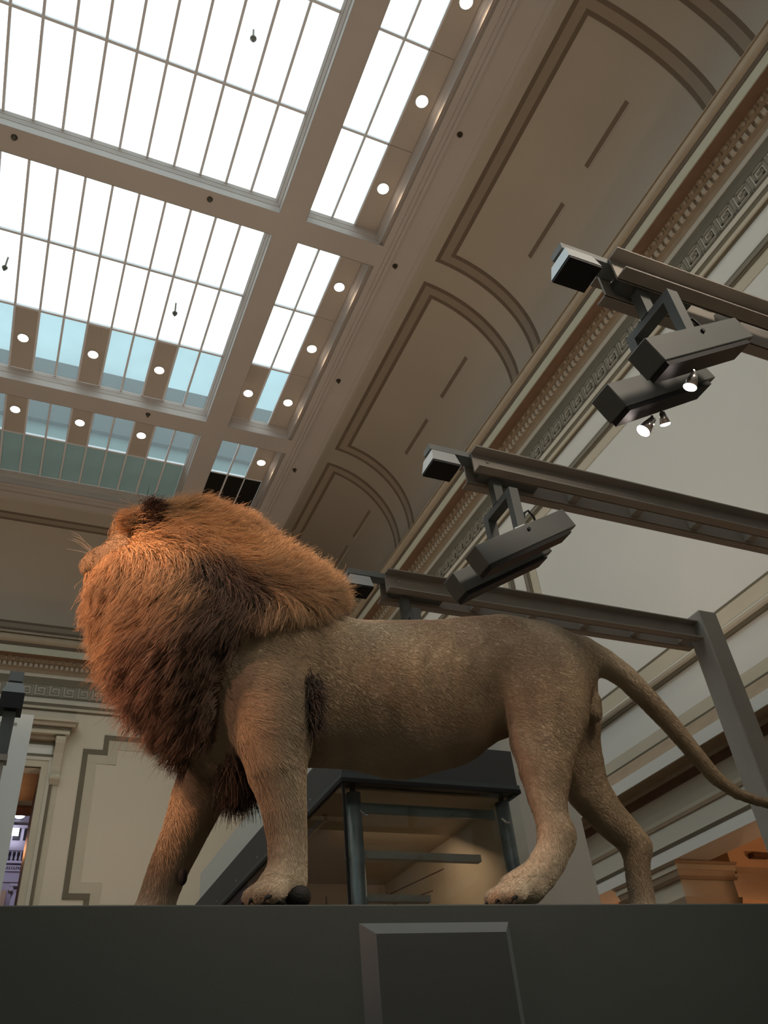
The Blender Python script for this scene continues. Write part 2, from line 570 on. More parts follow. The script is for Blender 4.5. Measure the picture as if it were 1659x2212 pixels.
lion_me.polygons.foreach_set('loop_start', np.arange(0, len(LF) * 4, 4, dtype=np.int32))
lion_me.polygons.foreach_set('loop_total', np.full(len(LF), 4, dtype=np.int32))
lion_me.update(calc_edges=True)
lion_me.validate()
lion_me.polygons.foreach_set('use_smooth', [True] * len(lion_me.polygons))
LN = np.zeros(len(LV) * 3, np.float32)
lion_me.vertices.foreach_get('normal', LN)
LN = LN.reshape(-1, 3)


def sines(p, f, seed):
    """cheap smooth noise in about -1..1"""
    r = np.random.default_rng(seed)
    out = np.zeros(len(p))
    for i in range(5):
        k = r.normal(size=3)
        k = k / np.linalg.norm(k) * f * (0.6 + 0.35 * i)
        out += np.sin(p @ k + r.uniform(0, 6.28)) / (1 + 0.45 * i)
    return out / 2.2


def sstep(a, b, x):
    t = np.clip((x - a) / (b - a), 0, 1)
    return t * t * (3 - 2 * t)


def lerp(a, b, t):
    return a * (1 - t[:, None]) + b * t[:, None]


def seg_dist(uw, pts):
    d = np.full(len(uw), 9.0)
    for a, b in zip(pts[:-1], pts[1:]):
        a, b = np.array(a), np.array(b)
        t = np.clip(((uw - a) @ (b - a)) / ((b - a) @ (b - a)), 0, 1)
        d = np.minimum(d, np.linalg.norm(uw - a - t[:, None] * (b - a), axis=1))
    return d


def coat_color(p, n):
    """hide colour by place: tawny flanks, paler belly and paws, darker spine and hips"""
    c = np.tile(np.array([0.310, 0.232, 0.150]), (len(p), 1))
    pale = np.array([0.43, 0.365, 0.27])
    dark = np.array([0.150, 0.095, 0.055])
    grey = np.array([0.43, 0.375, 0.285])
    c = lerp(c, grey, 0.9 * sstep(0.74, 0.95, p[:, 2]) * sstep(0.8, 0.95, p[:, 0]) * (0.6 + 0.4 * sines(p, 14, 1)))
    c = lerp(c, pale, 0.75 * sstep(0.62, 0.48, p[:, 2]) * sstep(0.80, 0.9, p[:, 0]) * sstep(1.62, 1.5, p[:, 0]))
    c = lerp(c, pale, 0.9 * sstep(0.24, 0.07, p[:, 2]) * (0.75 + 0.25 * sines(p, 30, 8)))
    c = lerp(c, dark, 0.65 * sstep(0.10, 0.02, seg_dist(p[:, [0, 2]], [(1.42, 1.05), (1.56, 1.03)])) * (0.7 + 0.3 * sines(p, 30, 5)))
    c = lerp(c, dark, 0.35 * sstep(0.12, 0.0, seg_dist(p[:, [0, 2]], [(1.62, 1.0), (1.66, 0.75)])) * sstep(0.27, 0.1, p[:, 1]))
    c = lerp(c, grey, 0.5 * sstep(0.14, 0.03, seg_dist(p[:, [0, 2]], [(0.62, 0.72), (0.70, 0.55), (0.71, 0.2)])) * (0.6 + 0.4 * sines(p, 22, 9)))
    c = lerp(c, dark, 0.55 * np.clip(sines(p, 9, 3) - 0.1, 0, 1))
    c = lerp(c, dark, 0.4 * sstep(2.3, 2.75, p[:, 0]))
    c *= (1 + 0.10 * sines(p, 40, 4) + 0.10 * sines(p, 12, 14))[:, None]
    return np.clip(c, 0.01, 1)


def mane_umax(w):
    return np.interp(w, [0.40, 0.44, 0.50, 0.62, 0.73, 0.84, 0.885, 0.915, 0.98, 1.06, 1.12], [0.42, 0.49, 0.51, 0.50, 0.525, 0.59, 0.68, 0.78, 0.89, 0.98, 1.01])


MUZ = [(0.10, 1.262), (0.19, 1.258), (0.235, 1.29)]


def face_mask(p):
    d = seg_dist(p[:, [0, 2]], MUZ)
    return (d < 0.062) & (p[:, 0] < 0.23) & (p[:, 2] > 1.225) & (p[:, 1] > 0.24)


def mat_fur(name, rough=0.55):
    m = bpy.data.materials.new(name)
    m.use_nodes = True
    nt = m.node_tree
    b = nt.nodes['Principled BSDF']
    a = nt.nodes.new('ShaderNodeAttribute')
    a.attribute_name = 'coat'
    nt.links.new(a.outputs['Color'], b.inputs['Base Color'])
    b.inputs['Roughness'].default_value = rough
    b.inputs['Specular IOR Level'].default_value = 0.2
    b.inputs['Sheen Weight'].default_value = 0.15
    b.inputs['Sheen Tint'].default_value = (1.0, 0.8, 0.6, 1)
    return m


M['hide'] = mat_fur('lion hide', 0.8)
M['fur'] = mat_fur('lion hair')
M['skin'] = mat('dark nose skin', (0.10, 0.055, 0.045), 0.45)
M['pad'] = mat('black paw pad', (0.015, 0.014, 0.013), 0.7, bump=0.3, bscale=200)
M['eye'] = mat('amber glass eye', (0.25, 0.13, 0.03), 0.1, spec=0.6)
M['whisker'] = mat('white whisker', (0.75, 0.7, 0.6), 0.4)

lion_me.materials.append(M['hide'])
hide_col = coat_color(LV, LN)
in_mane = (LV[:, 0] < mane_umax(LV[:, 2])) & (LV[:, 2] > 0.45 + 0.12 * (LV[:, 1] > 0.33) + 0.045 * sstep(0.38, 0.48, LV[:, 0])) & ~face_mask(LV)
hide_col[in_mane] = np.array([0.11, 0.065, 0.04])
at = lion_me.attributes.new('coat', 'FLOAT_COLOR', 'POINT')
at.data.foreach_set('color', np.concatenate([hide_col, np.ones((len(LV), 1))], 1).astype(np.float32).ravel())
lion = link('lion', lion_me)
lion.matrix_world = PL_M
tag(lion, 'mounted tawny male lion with a full mane striding along the dark plinth', 'lion')

# triangles for scattering
TRI = np.concatenate([LF[:, [0, 1, 2]], LF[:, [0, 2, 3]]])
A_, B_, C_ = LV[TRI[:, 0]], LV[TRI[:, 1]], LV[TRI[:, 2]]
AREA = 0.5 * np.linalg.norm(np.cross(B_ - A_, C_ - A_), axis=1)


def scatter(n, weight):
    pr = AREA * weight
    t = RNG.choice(len(TRI), n, p=pr / pr.sum())
    r1, r2 = np.sqrt(RNG.random(n)), RNG.random(n)
    w = np.stack([1 - r1, r1 * (1 - r2), r1 * r2], 1)
    p = (LV[TRI[t]] * w[:, :, None]).sum(1)
    nn = (LN[TRI[t]] * w[:, :, None]).sum(1)
    return p, nn / np.linalg.norm(nn, axis=1, keepdims=True)


def hair_object(name, pts, rad, col, parent, mtl):
    """pts n x k x 3 strand points in lion space -> one curves object"""
    n, k = pts.shape[:2]
    hc = bpy.data.hair_curves.new(name)
    hc.add_curves([k] * n)
    hc.attributes['position'].data.foreach_set('vector', pts.astype(np.float32).ravel())
    ra = hc.attributes.get('radius') or hc.attributes.new('radius', 'FLOAT', 'POINT')
    ra.data.foreach_set('value', rad.astype(np.float32).ravel())
    ca = hc.attributes.new('coat', 'FLOAT_COLOR', 'CURVE')
    ca.data.foreach_set('color', np.concatenate([np.clip(col, 0.005, 1), np.ones((n, 1))], 1).astype(np.float32).ravel())
    hc.materials.append(mtl)
    o = bpy.data.objects.new(name, hc)
    coll.objects.link(o)
    o.parent = parent
    return o


def unit(a):
    return a / np.maximum(np.linalg.norm(a, axis=-1, keepdims=True), 1e-9)


TC = (A_ + B_ + C_) / 3
TNV = LN[TRI[:, 0]]
tri_mane = in_mane[TRI].all(1)
face_w = np.where(TNV[:, 1] < 0.25, 1.0, 0.3)

# short coat over the whole body
NC = 170000
p, nrm_ = scatter(NC, face_w * np.where(tri_mane, 0.0, 1.0) * np.where(TC[:, 2] < 0.02, 0.1, 1.0))
flow = np.zeros_like(p)
flow[:, 0] = np.where(p[:, 0] > 2.0, 0.6, 0.75) * sstep(0.1, 0.45, p[:, 2])
flow[:, 2] = -0.45 - 0.5 * sstep(0.5, 0.3, p[:, 2])
tl = p[:, 0] > 2.0
flow[tl & (p[:, 2] > 0.45) & (p[:, 1] < 0.36)] = (0.65, 0, -0.75)
paws = p[:, 2] < 0.09
flow[paws] = (-0.8, 0, -0.5)
flow += 0.08 * RNG.normal(size=p.shape)
flow -= nrm_ * (flow * nrm_).sum(1, keepdims=True)
flow = unit(flow)
ln = 0.0105 * (0.7 + 0.6 * RNG.random(NC))
ln *= 1 + 0.7 * sstep(0.9, 0.6, p[:, 0]) * sstep(0.1, 0.3, p[:, 2])
ln *= 1 - 0.35 * sstep(0.12, 0.05, p[:, 2])
d0 = unit(flow * 0.9 + nrm_ * 0.24)
d1 = unit(flow + nrm_ * 0.06)
pts = np.stack([p - nrm_ * 0.001, p + d0 * ln[:, None] * 0.5, p + d0 * ln[:, None] * 0.5 + d1 * ln[:, None] * 0.5], 1)
rad = np.tile(np.array([0.00065, 0.0005, 0.0002]), (NC, 1))
cc = coat_color(p, nrm_) * (0.9 + 0.25 * RNG.random((NC, 1)))
tag(hair_object('coat', pts, rad, cc, lion, M['fur']), 'short tawny coat over the body', kind='stuff')

# the mane
NM = 72000
p, nrm_ = scatter(NM, np.where(tri_mane, 1.0, 0.0) * np.where(TNV[:, 1] < 0.3, 1.0, 0.45))
uw = p[:, [0, 2]]
th = np.interp(p[:, 2], [0.45, 0.7, 0.9, 1.02, 1.15, 1.28, 1.40], [-112, -120, -122, -112, -45, 5, 30])
crest = sstep(0.42, 0.62, p[:, 0]) * sstep(0.90, 1.06, p[:, 2])
th = th * (1 - crest) + 38 * crest
front = sstep(0.26, 0.12, p[:, 0]) * sstep(1.28, 1.15, p[:, 2])
th = th * (1 - front) + -104 * front
guides = RNG.choice(NM, 3000, replace=False)
gid = np.zeros(NM, np.int64)
gp = p[guides]
for s in range(0, NM, 4000):
    d = ((p[s:s + 4000, None, :] - gp[None]) ** 2).sum(2)
    gid[s:s + 4000] = d.argmin(1)
gth = RNG.normal(0, 8, len(guides))
glen = RNG.normal(1, 0.08, len(guides))
th = np.radians(th + gth[gid] + RNG.normal(0, 1, NM) * (8 + 14 * crest))
flow = np.stack([np.cos(th), RNG.normal(0, 0.12, NM) + 0 * th, np.sin(th)], 1)
LNM = np.interp(p[:, 2], [0.43, 0.55, 0.7, 0.85, 1.0, 1.2, 1.4], [0.085, 0.10, 0.125, 0.14, 0.125, 0.10, 0.075])
edge = mane_umax(p[:, 2]) - p[:, 0]
LNM *= 0.6 + 0.4 * sstep(0.0, 0.12, edge)
LNM *= 1 - 0.10 * crest
LNM *= 1 - 0.30 * front
LNM *= np.clip(glen[gid], 0.6, 1.4) * (0.75 + 0.45 * RNG.random(NM))
K = 7
fly = RNG.random(NM) < 0.07
LNM[fly] *= 1.35
pts = np.zeros((NM, K, 3))
pts[:, 0] = p - nrm_ * 0.004
lift = 0.55 + 0.75 * crest + 0.5 * fly
for k in range(1, K):
    t = (k - 1) / (K - 2)
    nw = (lift * (1 - t) ** 1.2 + 0.10)[:, None]
    dd = unit(flow * (0.45 + 0.75 * t) + nrm_ * nw + np.array([0, 0, -0.22 * t]) * (1 - crest)[:, None])
    pts[:, k] = pts[:, k - 1] + dd * (LNM / (K - 1))[:, None]
# clumping towards the guide strand
gtip = pts[guides]
for k in range(1, K):
    t = (k / (K - 1)) ** 1.3
    pts[:, k] += (gtip[gid, k] - pts[:, k]) * (0.30 * t)
    pts[:, k] += RNG.normal(0, 0.0022, (NM, 3)) * t
rad = np.tile(np.linspace(0.0010, 0.00025, K), (NM, 1))
gold = np.array([0.54, 0.335, 0.165])
tan_ = np.array([0.46, 0.295, 0.16])
red = np.array([0.25, 0.14, 0.10])
dk = np.array([0.060, 0.036, 0.024])
mid = pts[:, 3]
dmask = sstep(0.14, 0.04, seg_dist(mid[:, [0, 2]], [(0.47, 1.02), (0.53, 0.94), (0.49, 0.85), (0.45, 0.74), (0.44, 0.62), (0.45, 0.50)]))
col = np.tile(tan_, (NM, 1))
col = lerp(col, gold, sstep(0.95, 1.15, mid[:, 2]))
col = lerp(col, red, 0.85 * sstep(0.95, 0.72, mid[:, 2]) * sstep(0.15, 0.25, mid[:, 0]))
dmask *= 1 - sstep(0.66, 0.78, mid[:, 0])
col = lerp(col, dk, np.clip(0.95 * dmask + 0.25 * sines(mid, 16, 21), 0, 1))
col = lerp(col, dk, np.clip(0.35 * sines(gp, 25, 31)[gid], 0, 0.4))
col *= (0.7 + 0.6 * RNG.random((NM, 1))) * (1 + 0.09 * RNG.normal(size=(len(guides), 1)))[gid]
tag(hair_object('mane', pts, rad, col, lion, M['fur']), 'long golden to dark brown mane', kind='stuff')


def tuft(name, n, anchor, spread, direction, length, color, label=None, r=0.0012, jit=0.25):
    """hair standing on a short line of anchor points (lion space)"""
    a = np.array(anchor, float)
    i = RNG.random(n) * (len(a) - 1)
    j = np.minimum(i.astype(int), len(a) - 2)
    q = a[j] + (a[j + 1] - a[j]) * (i - j)[:, None] + RNG.normal(size=(n, 3)) * np.array(spread)
    dd = unit(np.array(direction) + RNG.normal(0, jit, (n, 3)))
    L_ = length * (0.6 + 0.6 * RNG.random(n))
    P = np.zeros((n, 5, 3))
    P[:, 0] = q
    for k in range(1, 5):
        dd = unit(dd + np.array([0, 0, -0.12]))
        P[:, k] = P[:, k - 1] + dd * (L_ / 4)[:, None]
    c = np.array(color) * (0.6 + 0.8 * RNG.random((n, 1)))
    o = hair_object(name, P, np.tile(np.linspace(r, 0.0003, 5), (n, 1)), c, lion, M['fur'])
    o['kind'] = 'stuff'
    if label:
        o['label'] = label
    return o


tuft('elbow_tuft', 1700, [(0.778, 0.062, 0.662), (0.770, 0.045, 0.625), (0.768, 0.040, 0.58), (0.766, 0.042, 0.51)], (0.011, 0.010, 0.018), (0.22, -0.25, -0.75), 0.050, (0.035, 0.022, 0.016), 'black tuft of hair behind the elbow', jit=0.35)
tuft('chest_tuft', 2400, [(0.555, 0.24, 0.45), (0.59, 0.27, 0.44), (0.63, 0.29, 0.45)], (0.018, 0.04, 0.02), (0.05, -0.1, -0.9), 0.105, (0.05, 0.03, 0.02), 'dark brown tuft hanging under the chest')
tuft('tail_tuft', 1500, [(2.88, 0.27, 0.412), (2.95, 0.27, 0.417)], (0.01, 0.015, 0.015), (0.9, 0, -0.2), 0.12, (0.05, 0.03, 0.02), 'dark tuft at the tail tip')


def blob(name, c, r, m, parent, n=16, rot=None, label=None):
    bm = bmesh.new()
    bmesh.ops.create_uvsphere(bm, u_segments=n, v_segments=n // 2 + 2, radius=1)
    mt = Matrix.Translation(c) @ (rot or Matrix()) @ Matrix.Diagonal((*r, 1))
    bm.transform(mt)
    me = bpy.data.meshes.new(name)
    bm.to_mesh(me)
    bm.free()
    o = link(name, me, m, parent, True)
    if label:
        o['label'] = label
    return o


# ears: a cupped shell, dark behind
def ear(c, lean, face):
    v, f = [], []
    nu, nv = 10, 7
    for s in range(2):
        for i in range(nu + 1):
            a = math.pi * (0.02 + 0.96 * i / nu)
            for j in range(nv + 1):
                t = j / nv
                x = 0.055 * math.cos(a) * t
                z = 0.105 * math.sin(a) ** 0.8 * t
                y = 0.028 * (t * t) - 0.03 + (0.010 if s else 0.0) * (1 - t * 0.7)
                v.append((x, y, z))
    w = nv + 1
    for s in range(2):
        for i in range(nu):
            for j in range(nv):
                q = [s * (nu + 1) * w + i * w + j, s * (nu + 1) * w + (i + 1) * w + j, s * (nu + 1) * w + (i + 1) * w + j + 1, s * (nu + 1) * w + i * w + j + 1]
                f.append(q if s else q[::-1])
    o = (nu + 1) * w
    for i in range(nu):
        f.append([i * w + nv, (i + 1) * w + nv, o + (i + 1) * w + nv, o + i * w + nv])
    me = bpy.data.meshes.new('ear')
    me.from_pydata(v, [], f)
    me.update()
    at = me.attributes.new('coat', 'FLOAT_COLOR', 'POINT')
    at.data.foreach_set('color', np.tile([0.10, 0.055, 0.035, 1], len(v)).astype(np.float32))
    e = link('ear', me, M['hide'], lion, True)
    e.matrix_local = Matrix.Translation(c) @ Matrix.Rotation(face, 4, 'Z') @ Matrix.Rotation(lean, 4, 'Y')
    return e


ear((0.245, 0.245, 1.275), math.radians(-6), math.radians(62))
ear((0.285, 0.470, 1.300), math.radians(6), math.radians(115))
tuft('ear_tuft', 1300, [(0.205, 0.23, 1.30), (0.195, 0.24, 1.34)], (0.012, 0.012, 0.015), (-0.8, -0.1, 0.1), 0.055, (0.50, 0.32, 0.17), 'pale hair in the ear', r=0.0009)
tuft('ear_tuft', 2200, [(0.262, 0.200, 1.265), (0.258, 0.200, 1.33), (0.245, 0.210, 1.385)], (0.016, 0.008, 0.012), (0.35, -0.35, 0.15), 0.045, (0.06, 0.03, 0.022), 'dark hair on the back of the ear', r=0.0010)
blob('nose', (0.055, 0.478, 1.285), (0.020, 0.030, 0.018), 'skin', lion, label='dark pinkish nose')
blob('eye', (0.155, 0.335, 1.305), (0.013, 0.010, 0.012), 'eye', lion)
blob('eye', (0.175, 0.465, 1.318), (0.013, 0.010, 0.012), 'eye', lion)
for i in range(9):
    a = RNG.normal(0, 0.25)
    s = Vector((0.085 + 0.008 * (i % 3), 0.405 + 0.004 * i, 1.262 + 0.008 * (i % 4)))
    MB().tube([s, s + Vector((-0.03, -0.035, 0.010 + 0.02 * a)), s + Vector((-0.07, -0.08, 0.012 + 0.06 * a)), s + Vector((-0.10, -0.11, 0.07 * a))], [0.0007, 0.0006, 0.0004, 0.0002], 5).build('whisker', 'whisker', lion)
blob('paw_pad', (0.716, 0.060, 0.033), (0.036, 0.030, 0.030), 'pad', lion, label='black heel pad of the near fore paw')
blob('paw_pad', (0.645, 0.045, 0.014), (0.035, 0.022, 0.013), 'pad', lion)
blob('dewclaw', (0.462, 0.385, 0.170), (0.014, 0.012, 0.024), 'pad', lion, label='black dewclaw patch on the far foreleg')
blob('hock_pad', (1.607, 0.070, 0.215), (0.007, 0.012, 0.020), 'pad', lion)
for (u, v, w) in [(0.578, 0.088, 0.024), (0.590, 0.045, 0.022), (0.622, 0.010, 0.020), (1.282, 0.088, 0.022), (1.294, 0.045, 0.020), (1.328, 0.010, 0.018)]:
    MB().tube([(u + 0.010, v, w + 0.004), (u - 0.004, v, w - 0.002), (u - 0.010, v, w - 0.014)], [0.006, 0.005, 0.001], 6).build('claw', 'pad', lion, True)

# ---------------------------------------------------------------- the hall: shell
ZC, ZG = 15.5, 15.85            # underside of the ceiling beams, level of the skylight glass
XW, YW = 7.67, 20.1             # right wall, end wall
XL, YF = -11.95, -6.0           # left wall, wall behind the viewer
CX, CZ, CRX, CRZ = 5.62, 13.4, 2.035, 2.1
YE = 18.05                      # where the end cove starts


def struct(name, mb, m, parent=None, smooth=False):
    o = mb.build(name, m, parent, smooth)
    if parent is None:
        o['kind'] = 'structure'
    return o


floor = struct('floor', MB().box((XL - 1, YF - 1, -0.2), (14, 34, 0)), 'floor')
wall_left = struct('wall_left', MB().box((XL - 0.4, YF, 0), (XL, YW, 15.6)), 'wall')
wall_front = struct('wall_front', MB().box((XL - 0.4, YF - 0.4, 0), (14, YF, 16.4)), 'wall')
wall_right = struct('wall_right', MB().box((XW, YF, 4.15), (XW + 0.55, YW + 0.4, 15.6)), 'wall')
DX0, DX1, DZ = -4.86, 0.58, 9.43
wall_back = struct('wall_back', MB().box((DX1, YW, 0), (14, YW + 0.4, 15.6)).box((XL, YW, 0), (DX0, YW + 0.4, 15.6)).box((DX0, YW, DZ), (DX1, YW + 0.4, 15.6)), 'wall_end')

# ceiling: border flats, beams and roof slabs around the openings
BAYS = [(-2.77, 2.38, -2.71, 2.44), (2.985, 8.13, 2.92, 8.19), (8.735, 13.88, 8.67, 13.94), (14.485, 17.42, 14.42, 17.50)]
MX0, MX1 = -6.865, 2.585
SX0, SX1 = 3.25, 4.63
cb = MB()
cb.box((4.78, YF, ZC), (5.66, YW, 15.86))
cb.box((5.6, YF, 15.56), (8.3, YW + 0.4, 16.0))
cb.box((XL - 0.4, YF, ZC), (-6.97, YW, 15.86))
cb.box((2.68, YF, ZC), (3.19, 17.5, 15.86))
cb.box((-6.97, 17.5, ZC), (4.78, 18.10, 15.86))
cb.box((-6.97, 18.0, 15.56), (8.3, YW + 0.4, 16.0))
cb.box((-6.97, YF, ZC), (2.68, -2.71, 15.86))
cb.box((3.19, YF, ZC), (4.78, -2.71, 15.86))
for y0, y1 in ((2.44, 2.92), (8.19, 8.67), (13.94, 14.42)):
    cb.box((-6.97, y0, ZC), (2.68, y1, 15.86))
    cb.box((3.19, y0, ZC), (4.78, y1, 15.86))
ceiling = struct('ceiling', cb, 'plaster')
# fillet that catches the daylight along the border, and shallow steps beside it
fl = MB()
for x0, x1, dz in ((4.97, 5.03, 0.085), (4.90, 4.97, 0.03), (5.52, 5.57, 0.012)):
    fl.box((x0, YF, ZC - dz), (x1, 17.9, ZC + 0.01))
for y0, y1, dz in ((17.62, 17.68, 0.03), (17.78, 17.86, 0.045)):
    fl.box((XL, y0, ZC - dz), (5.0, y1, ZC + 0.01))
fl.build('ceiling_fillet', 'plaster', ceiling)


def ring(x0, x1, y0, y1, prof, ky=1.0):
    """moulding swept round a rectangle; prof = (outward distance, z)"""
    v, f = [], []
    for d, z in prof:
        e = d * ky
        v += [(x0 - d, y0 - e, z), (x1 + d, y0 - e, z), (x1 + d, y1 + e, z), (x0 - d, y1 + e, z)]
    for i in range(len(prof) - 1):
        for k in range(4):
            f.append((i * 4 + k, i * 4 + (k + 1) % 4, i * 4 + 4 + (k + 1) % 4, i * 4 + 4 + k))
    return MB().raw(v, f)


def coffer_profile(d):
    return [(0.0, ZG + 0.008), (0.05 * d, ZG - 0.015), (0.30 * d, ZG - 0.06), (0.32 * d, ZG - 0.075), (0.48 * d, ZG - 0.08), (0.50 * d, ZG - 0.10), (0.78 * d, ZG - 0.15),
            (0.80 * d, ZG - 0.165), (0.97 * d, ZG - 0.175), (d, ZG - 0.18), (d, ZC - 0.001)]


DOWNLIGHTS = []
COLW, SCOL = 0.4725, 0.46
pane_cache = {}


def pane(w, l, m, parent, x, y, dz=0.0):
    key = (round(w, 3), round(l, 3), m)
    if key not in pane_cache:
        me = MB().box((-w / 2, -l / 2, 0), (w / 2, l / 2, 0.010)).mesh('pane')
        me.materials.append(M[m])
        pane_cache[key] = me
    o = bpy.data.objects.new('panel' if m == 'panel' else 'pane', pane_cache[key])
    o.location = (x, y, ZG + dz)
    o.parent = parent
    coll.objects.link(o)
    return o


wn = 0
for b, (g0, g1, c0, c1) in enumerate(BAYS):
    ys = [g0, g0 + (g1 - g0) / 3, g0 + 2 * (g1 - g0) / 3, g1] if b < 3 else [g0, 15.97, g1]
    # main skylight
    wn += 1
    w = struct('window_%d' % wn, ring(MX0, MX1, g0, g1, coffer_profile(0.092), 0.62), 'plaster')
    xs = [MX1 - COLW * k for k in range(0, 13)]
    for r in range(len(ys) - 1):
        yc, yl = (ys[r] + ys[r + 1]) / 2, ys[r + 1] - ys[r]
        for k in range(12):
            xc = MX1 - COLW * (k + 0.5)
            m = 'pane'
            if (b == 2 and r == 2 or b == 3 and r == 0) and k % 3 == 2:
                m = 'panel'
                if xc > -3.2:
                    DOWNLIGHTS.append((xc - 0.02, 12.99 if b == 2 else 15.19, 'main', b))
            if b == 3 and r == 1:
                m = 'teal_pane'
            pane(COLW - 0.02, yl - 0.02, m, w, xc, yc, -0.02 if m == 'panel' else 0)
        pane(MX1 - 12 * COLW - MX0, yl - 0.02, 'teal_pane' if (b == 3 and r == 1) else 'pane', w, (MX0 + MX1 - 12 * COLW) / 2, yc)
    for x in xs[1:]:
        MB().box((x - 0.022, g0, ZG - 0.035), (x + 0.022, g1, ZG + 0.03)).build('glazing_bar', 'bar', w)
    for y in ys[1:-1]:
        MB().box((MX0, y - 0.024, ZG - 0.030), (MX1, y + 0.024, ZG + 0.028)).build('glazing_bar', 'bar', w)
    # side skylight
    wn += 1
    w = struct('window_%d' % wn, ring(SX0, SX1, g0, g1, coffer_profile(0.056)), 'plaster')
    for r in range(len(ys) - 1):
        yc, yl = (ys[r] + ys[r + 1]) / 2, ys[r + 1] - ys[r]
        for k in range(3):
            xc = SX0 + SCOL * (k + 0.5)
            m = 'panel' if k == 2 else 'pane'
            if b == 2 and r == 2 and k == 0:
                m = 'panel'
            if b == 3 and r == 1:
                m = 'dark_pane'
            if m == 'panel':
                DOWNLIGHTS.append((3.436 if k == 0 else 4.40, {(1, 0): 3.84, (1, 1): 5.51, (1, 2): 7.24, (2, 0): 9.58, (2, 1): 11.32, (2, 2): 13.05, (3, 0): 15.27}.get((b, r), yc), 'side' if k == 2 else 'odd', b))
            pane(SCOL - (0.02 if m != 'panel' else 0.008), yl - (0.02 if m != 'panel' else 0.008), m, w, xc, yc, -0.02 if m == 'panel' else 0)
    MB().box((SX0 + SCOL - 0.02, g0, ZG - 0.035), (SX0 + SCOL + 0.02, g1, ZG + 0.03)).build('glazing_bar', 'bar', w)
    MB().box((SX0 + 2 * SCOL - 0.015, g0, ZG - 0.030), (SX0 + 2 * SCOL + 0.015, g1, ZG + 0.03)).build('glazing_bar', 'bar', w)
    for y in ys[1:-1]:
        MB().box((SX0, y - 0.022, ZG - 0.030), (SX0 + (3 if b == 3 else 2) * SCOL, y + 0.022, ZG + 0.028)).build('glazing_bar', 'bar', w)
    MB().box((SX0 + 2 * SCOL, g0, ZG + 0.004), (SX1 + 0.02, ys[-2] if b == 3 else g1, ZG + 0.03)).build('panel_backing', 'vent', w)
    # curved reveal between the lamp panels and the border
    rv = [(SX1, ZG + 0.02), (SX1 + 0.02, ZG - 0.06), (SX1 + 0.03, ZG - 0.10), (SX1 + 0.05, ZG - 0.11), (SX1 + 0.055, ZG - 0.16), (SX1 + 0.08, ZG - 0.20), (SX1 + 0.09, ZG - 0.25), (SX1 + 0.13, ZG - 0.28), (SX1 + 0.15, ZC)]
    v, f = [], []
    for x, z in rv:
        v += [(x, c0, z), (x, c1, z)]
    for i in range(len(rv) - 1):
        f.append((2 * i, 2 * i + 1, 2 * i + 3, 2 * i + 2))
    MB().raw(v, f).build('coffer_reveal', 'plaster', w)
    # portals guide the daylight into the room
    for x0, x1 in ((MX0, MX1), (SX0, SX1)):
        pd = bpy.data.lights.new('daylight_portal', 'AREA')
        pd.shape = 'RECTANGLE'
        pd.size, pd.size_y = x1 - x0, g1 - g0
        pd.cycles.is_portal = True
        po = bpy.data.objects.new('daylight_portal', pd)
        po.location = ((x0 + x1) / 2, (g0 + g1) / 2, 16.25)
        coll.objects.link(po)

# attic end wall seen through the far glass
attic = struct('wall_attic', MB().box((-9, 17.55, 16.0), (7.5, 17.8, 17.76)), 'attic')
MB().box((-9, 17.40, 17.76), (7.5, 17.9, 20.05)).build('attic_beam', 'attic_dark', attic)
MB().box((-9, 17.60, 20.05), (7.5, 17.8, 22.2)).build('attic_glazing', 'attic_pale', attic)

# ---------------------------------------------------------------- coves with painted borders


def cove_pt(s, off=0.0):
    """s 0..1 along the quarter curve (then straight down); returns offset from the spring line and height"""
    if s <= 1:
        a = s * math.pi / 2
        e = 2 / 2.1
        x, z = CRX * math.sin(a) ** e, CRZ * math.cos(a) ** e if a < math.pi / 2 else 0.0
        a2 = max(a, 1e-4)
        nx, nz = math.sin(a) ** (2 - e) / CRX, math.cos(a) ** (2 - e) / CRZ if a < math.pi / 2 else 0.0
        L = math.hypot(nx, nz)
        return x - off * nx / L, CZ + z - off * nz / L
    return CRX - off, CZ - (s - 1) * 3.2


def cove_strip(mb, s0, s1, t0, t1, off, axis, n=14, thick=0.006):
    ss = [s0 + (s1 - s0) * i / n for i in range(n + 1)]
    v, f = [], []
    for o in (off, off - thick):
        for s in ss:
            d, z = cove_pt(s, o)
            for t in (t0, t1):
                v.append((CX + d, t, z) if axis == 'y' else (t, YE + d, z))
    m = 2 * (n + 1)
    for i in range(n):
        a = 2 * i
        f.append((a, a + 1, a + 3, a + 2))
        f.append((m + a, m + a + 2, m + a + 3, m + a + 1))
        f.append((a, a + 2, m + a + 2, m + a))
        f.append((a + 1, m + a + 1, m + a + 3, a + 3))
    f.append((0, m, m + 1, 1))
    f.append((m - 2, m - 1, 2 * m - 1, 2 * m - 2))
    mb.raw(v, f)


cv = MB()
cove_strip(cv, 0, 1.28, YF, YW, 0.0, 'y', 40, 0.05)
cove_right = struct('ceiling_cove', cv, 'cove', ceiling, True)
cv = MB()
cove_strip(cv, 0, 1.28, XL, XW, 0.0, 'x', 40, 0.05)
cove_end = struct('ceiling_cove', cv, 'cove', ceiling, True)


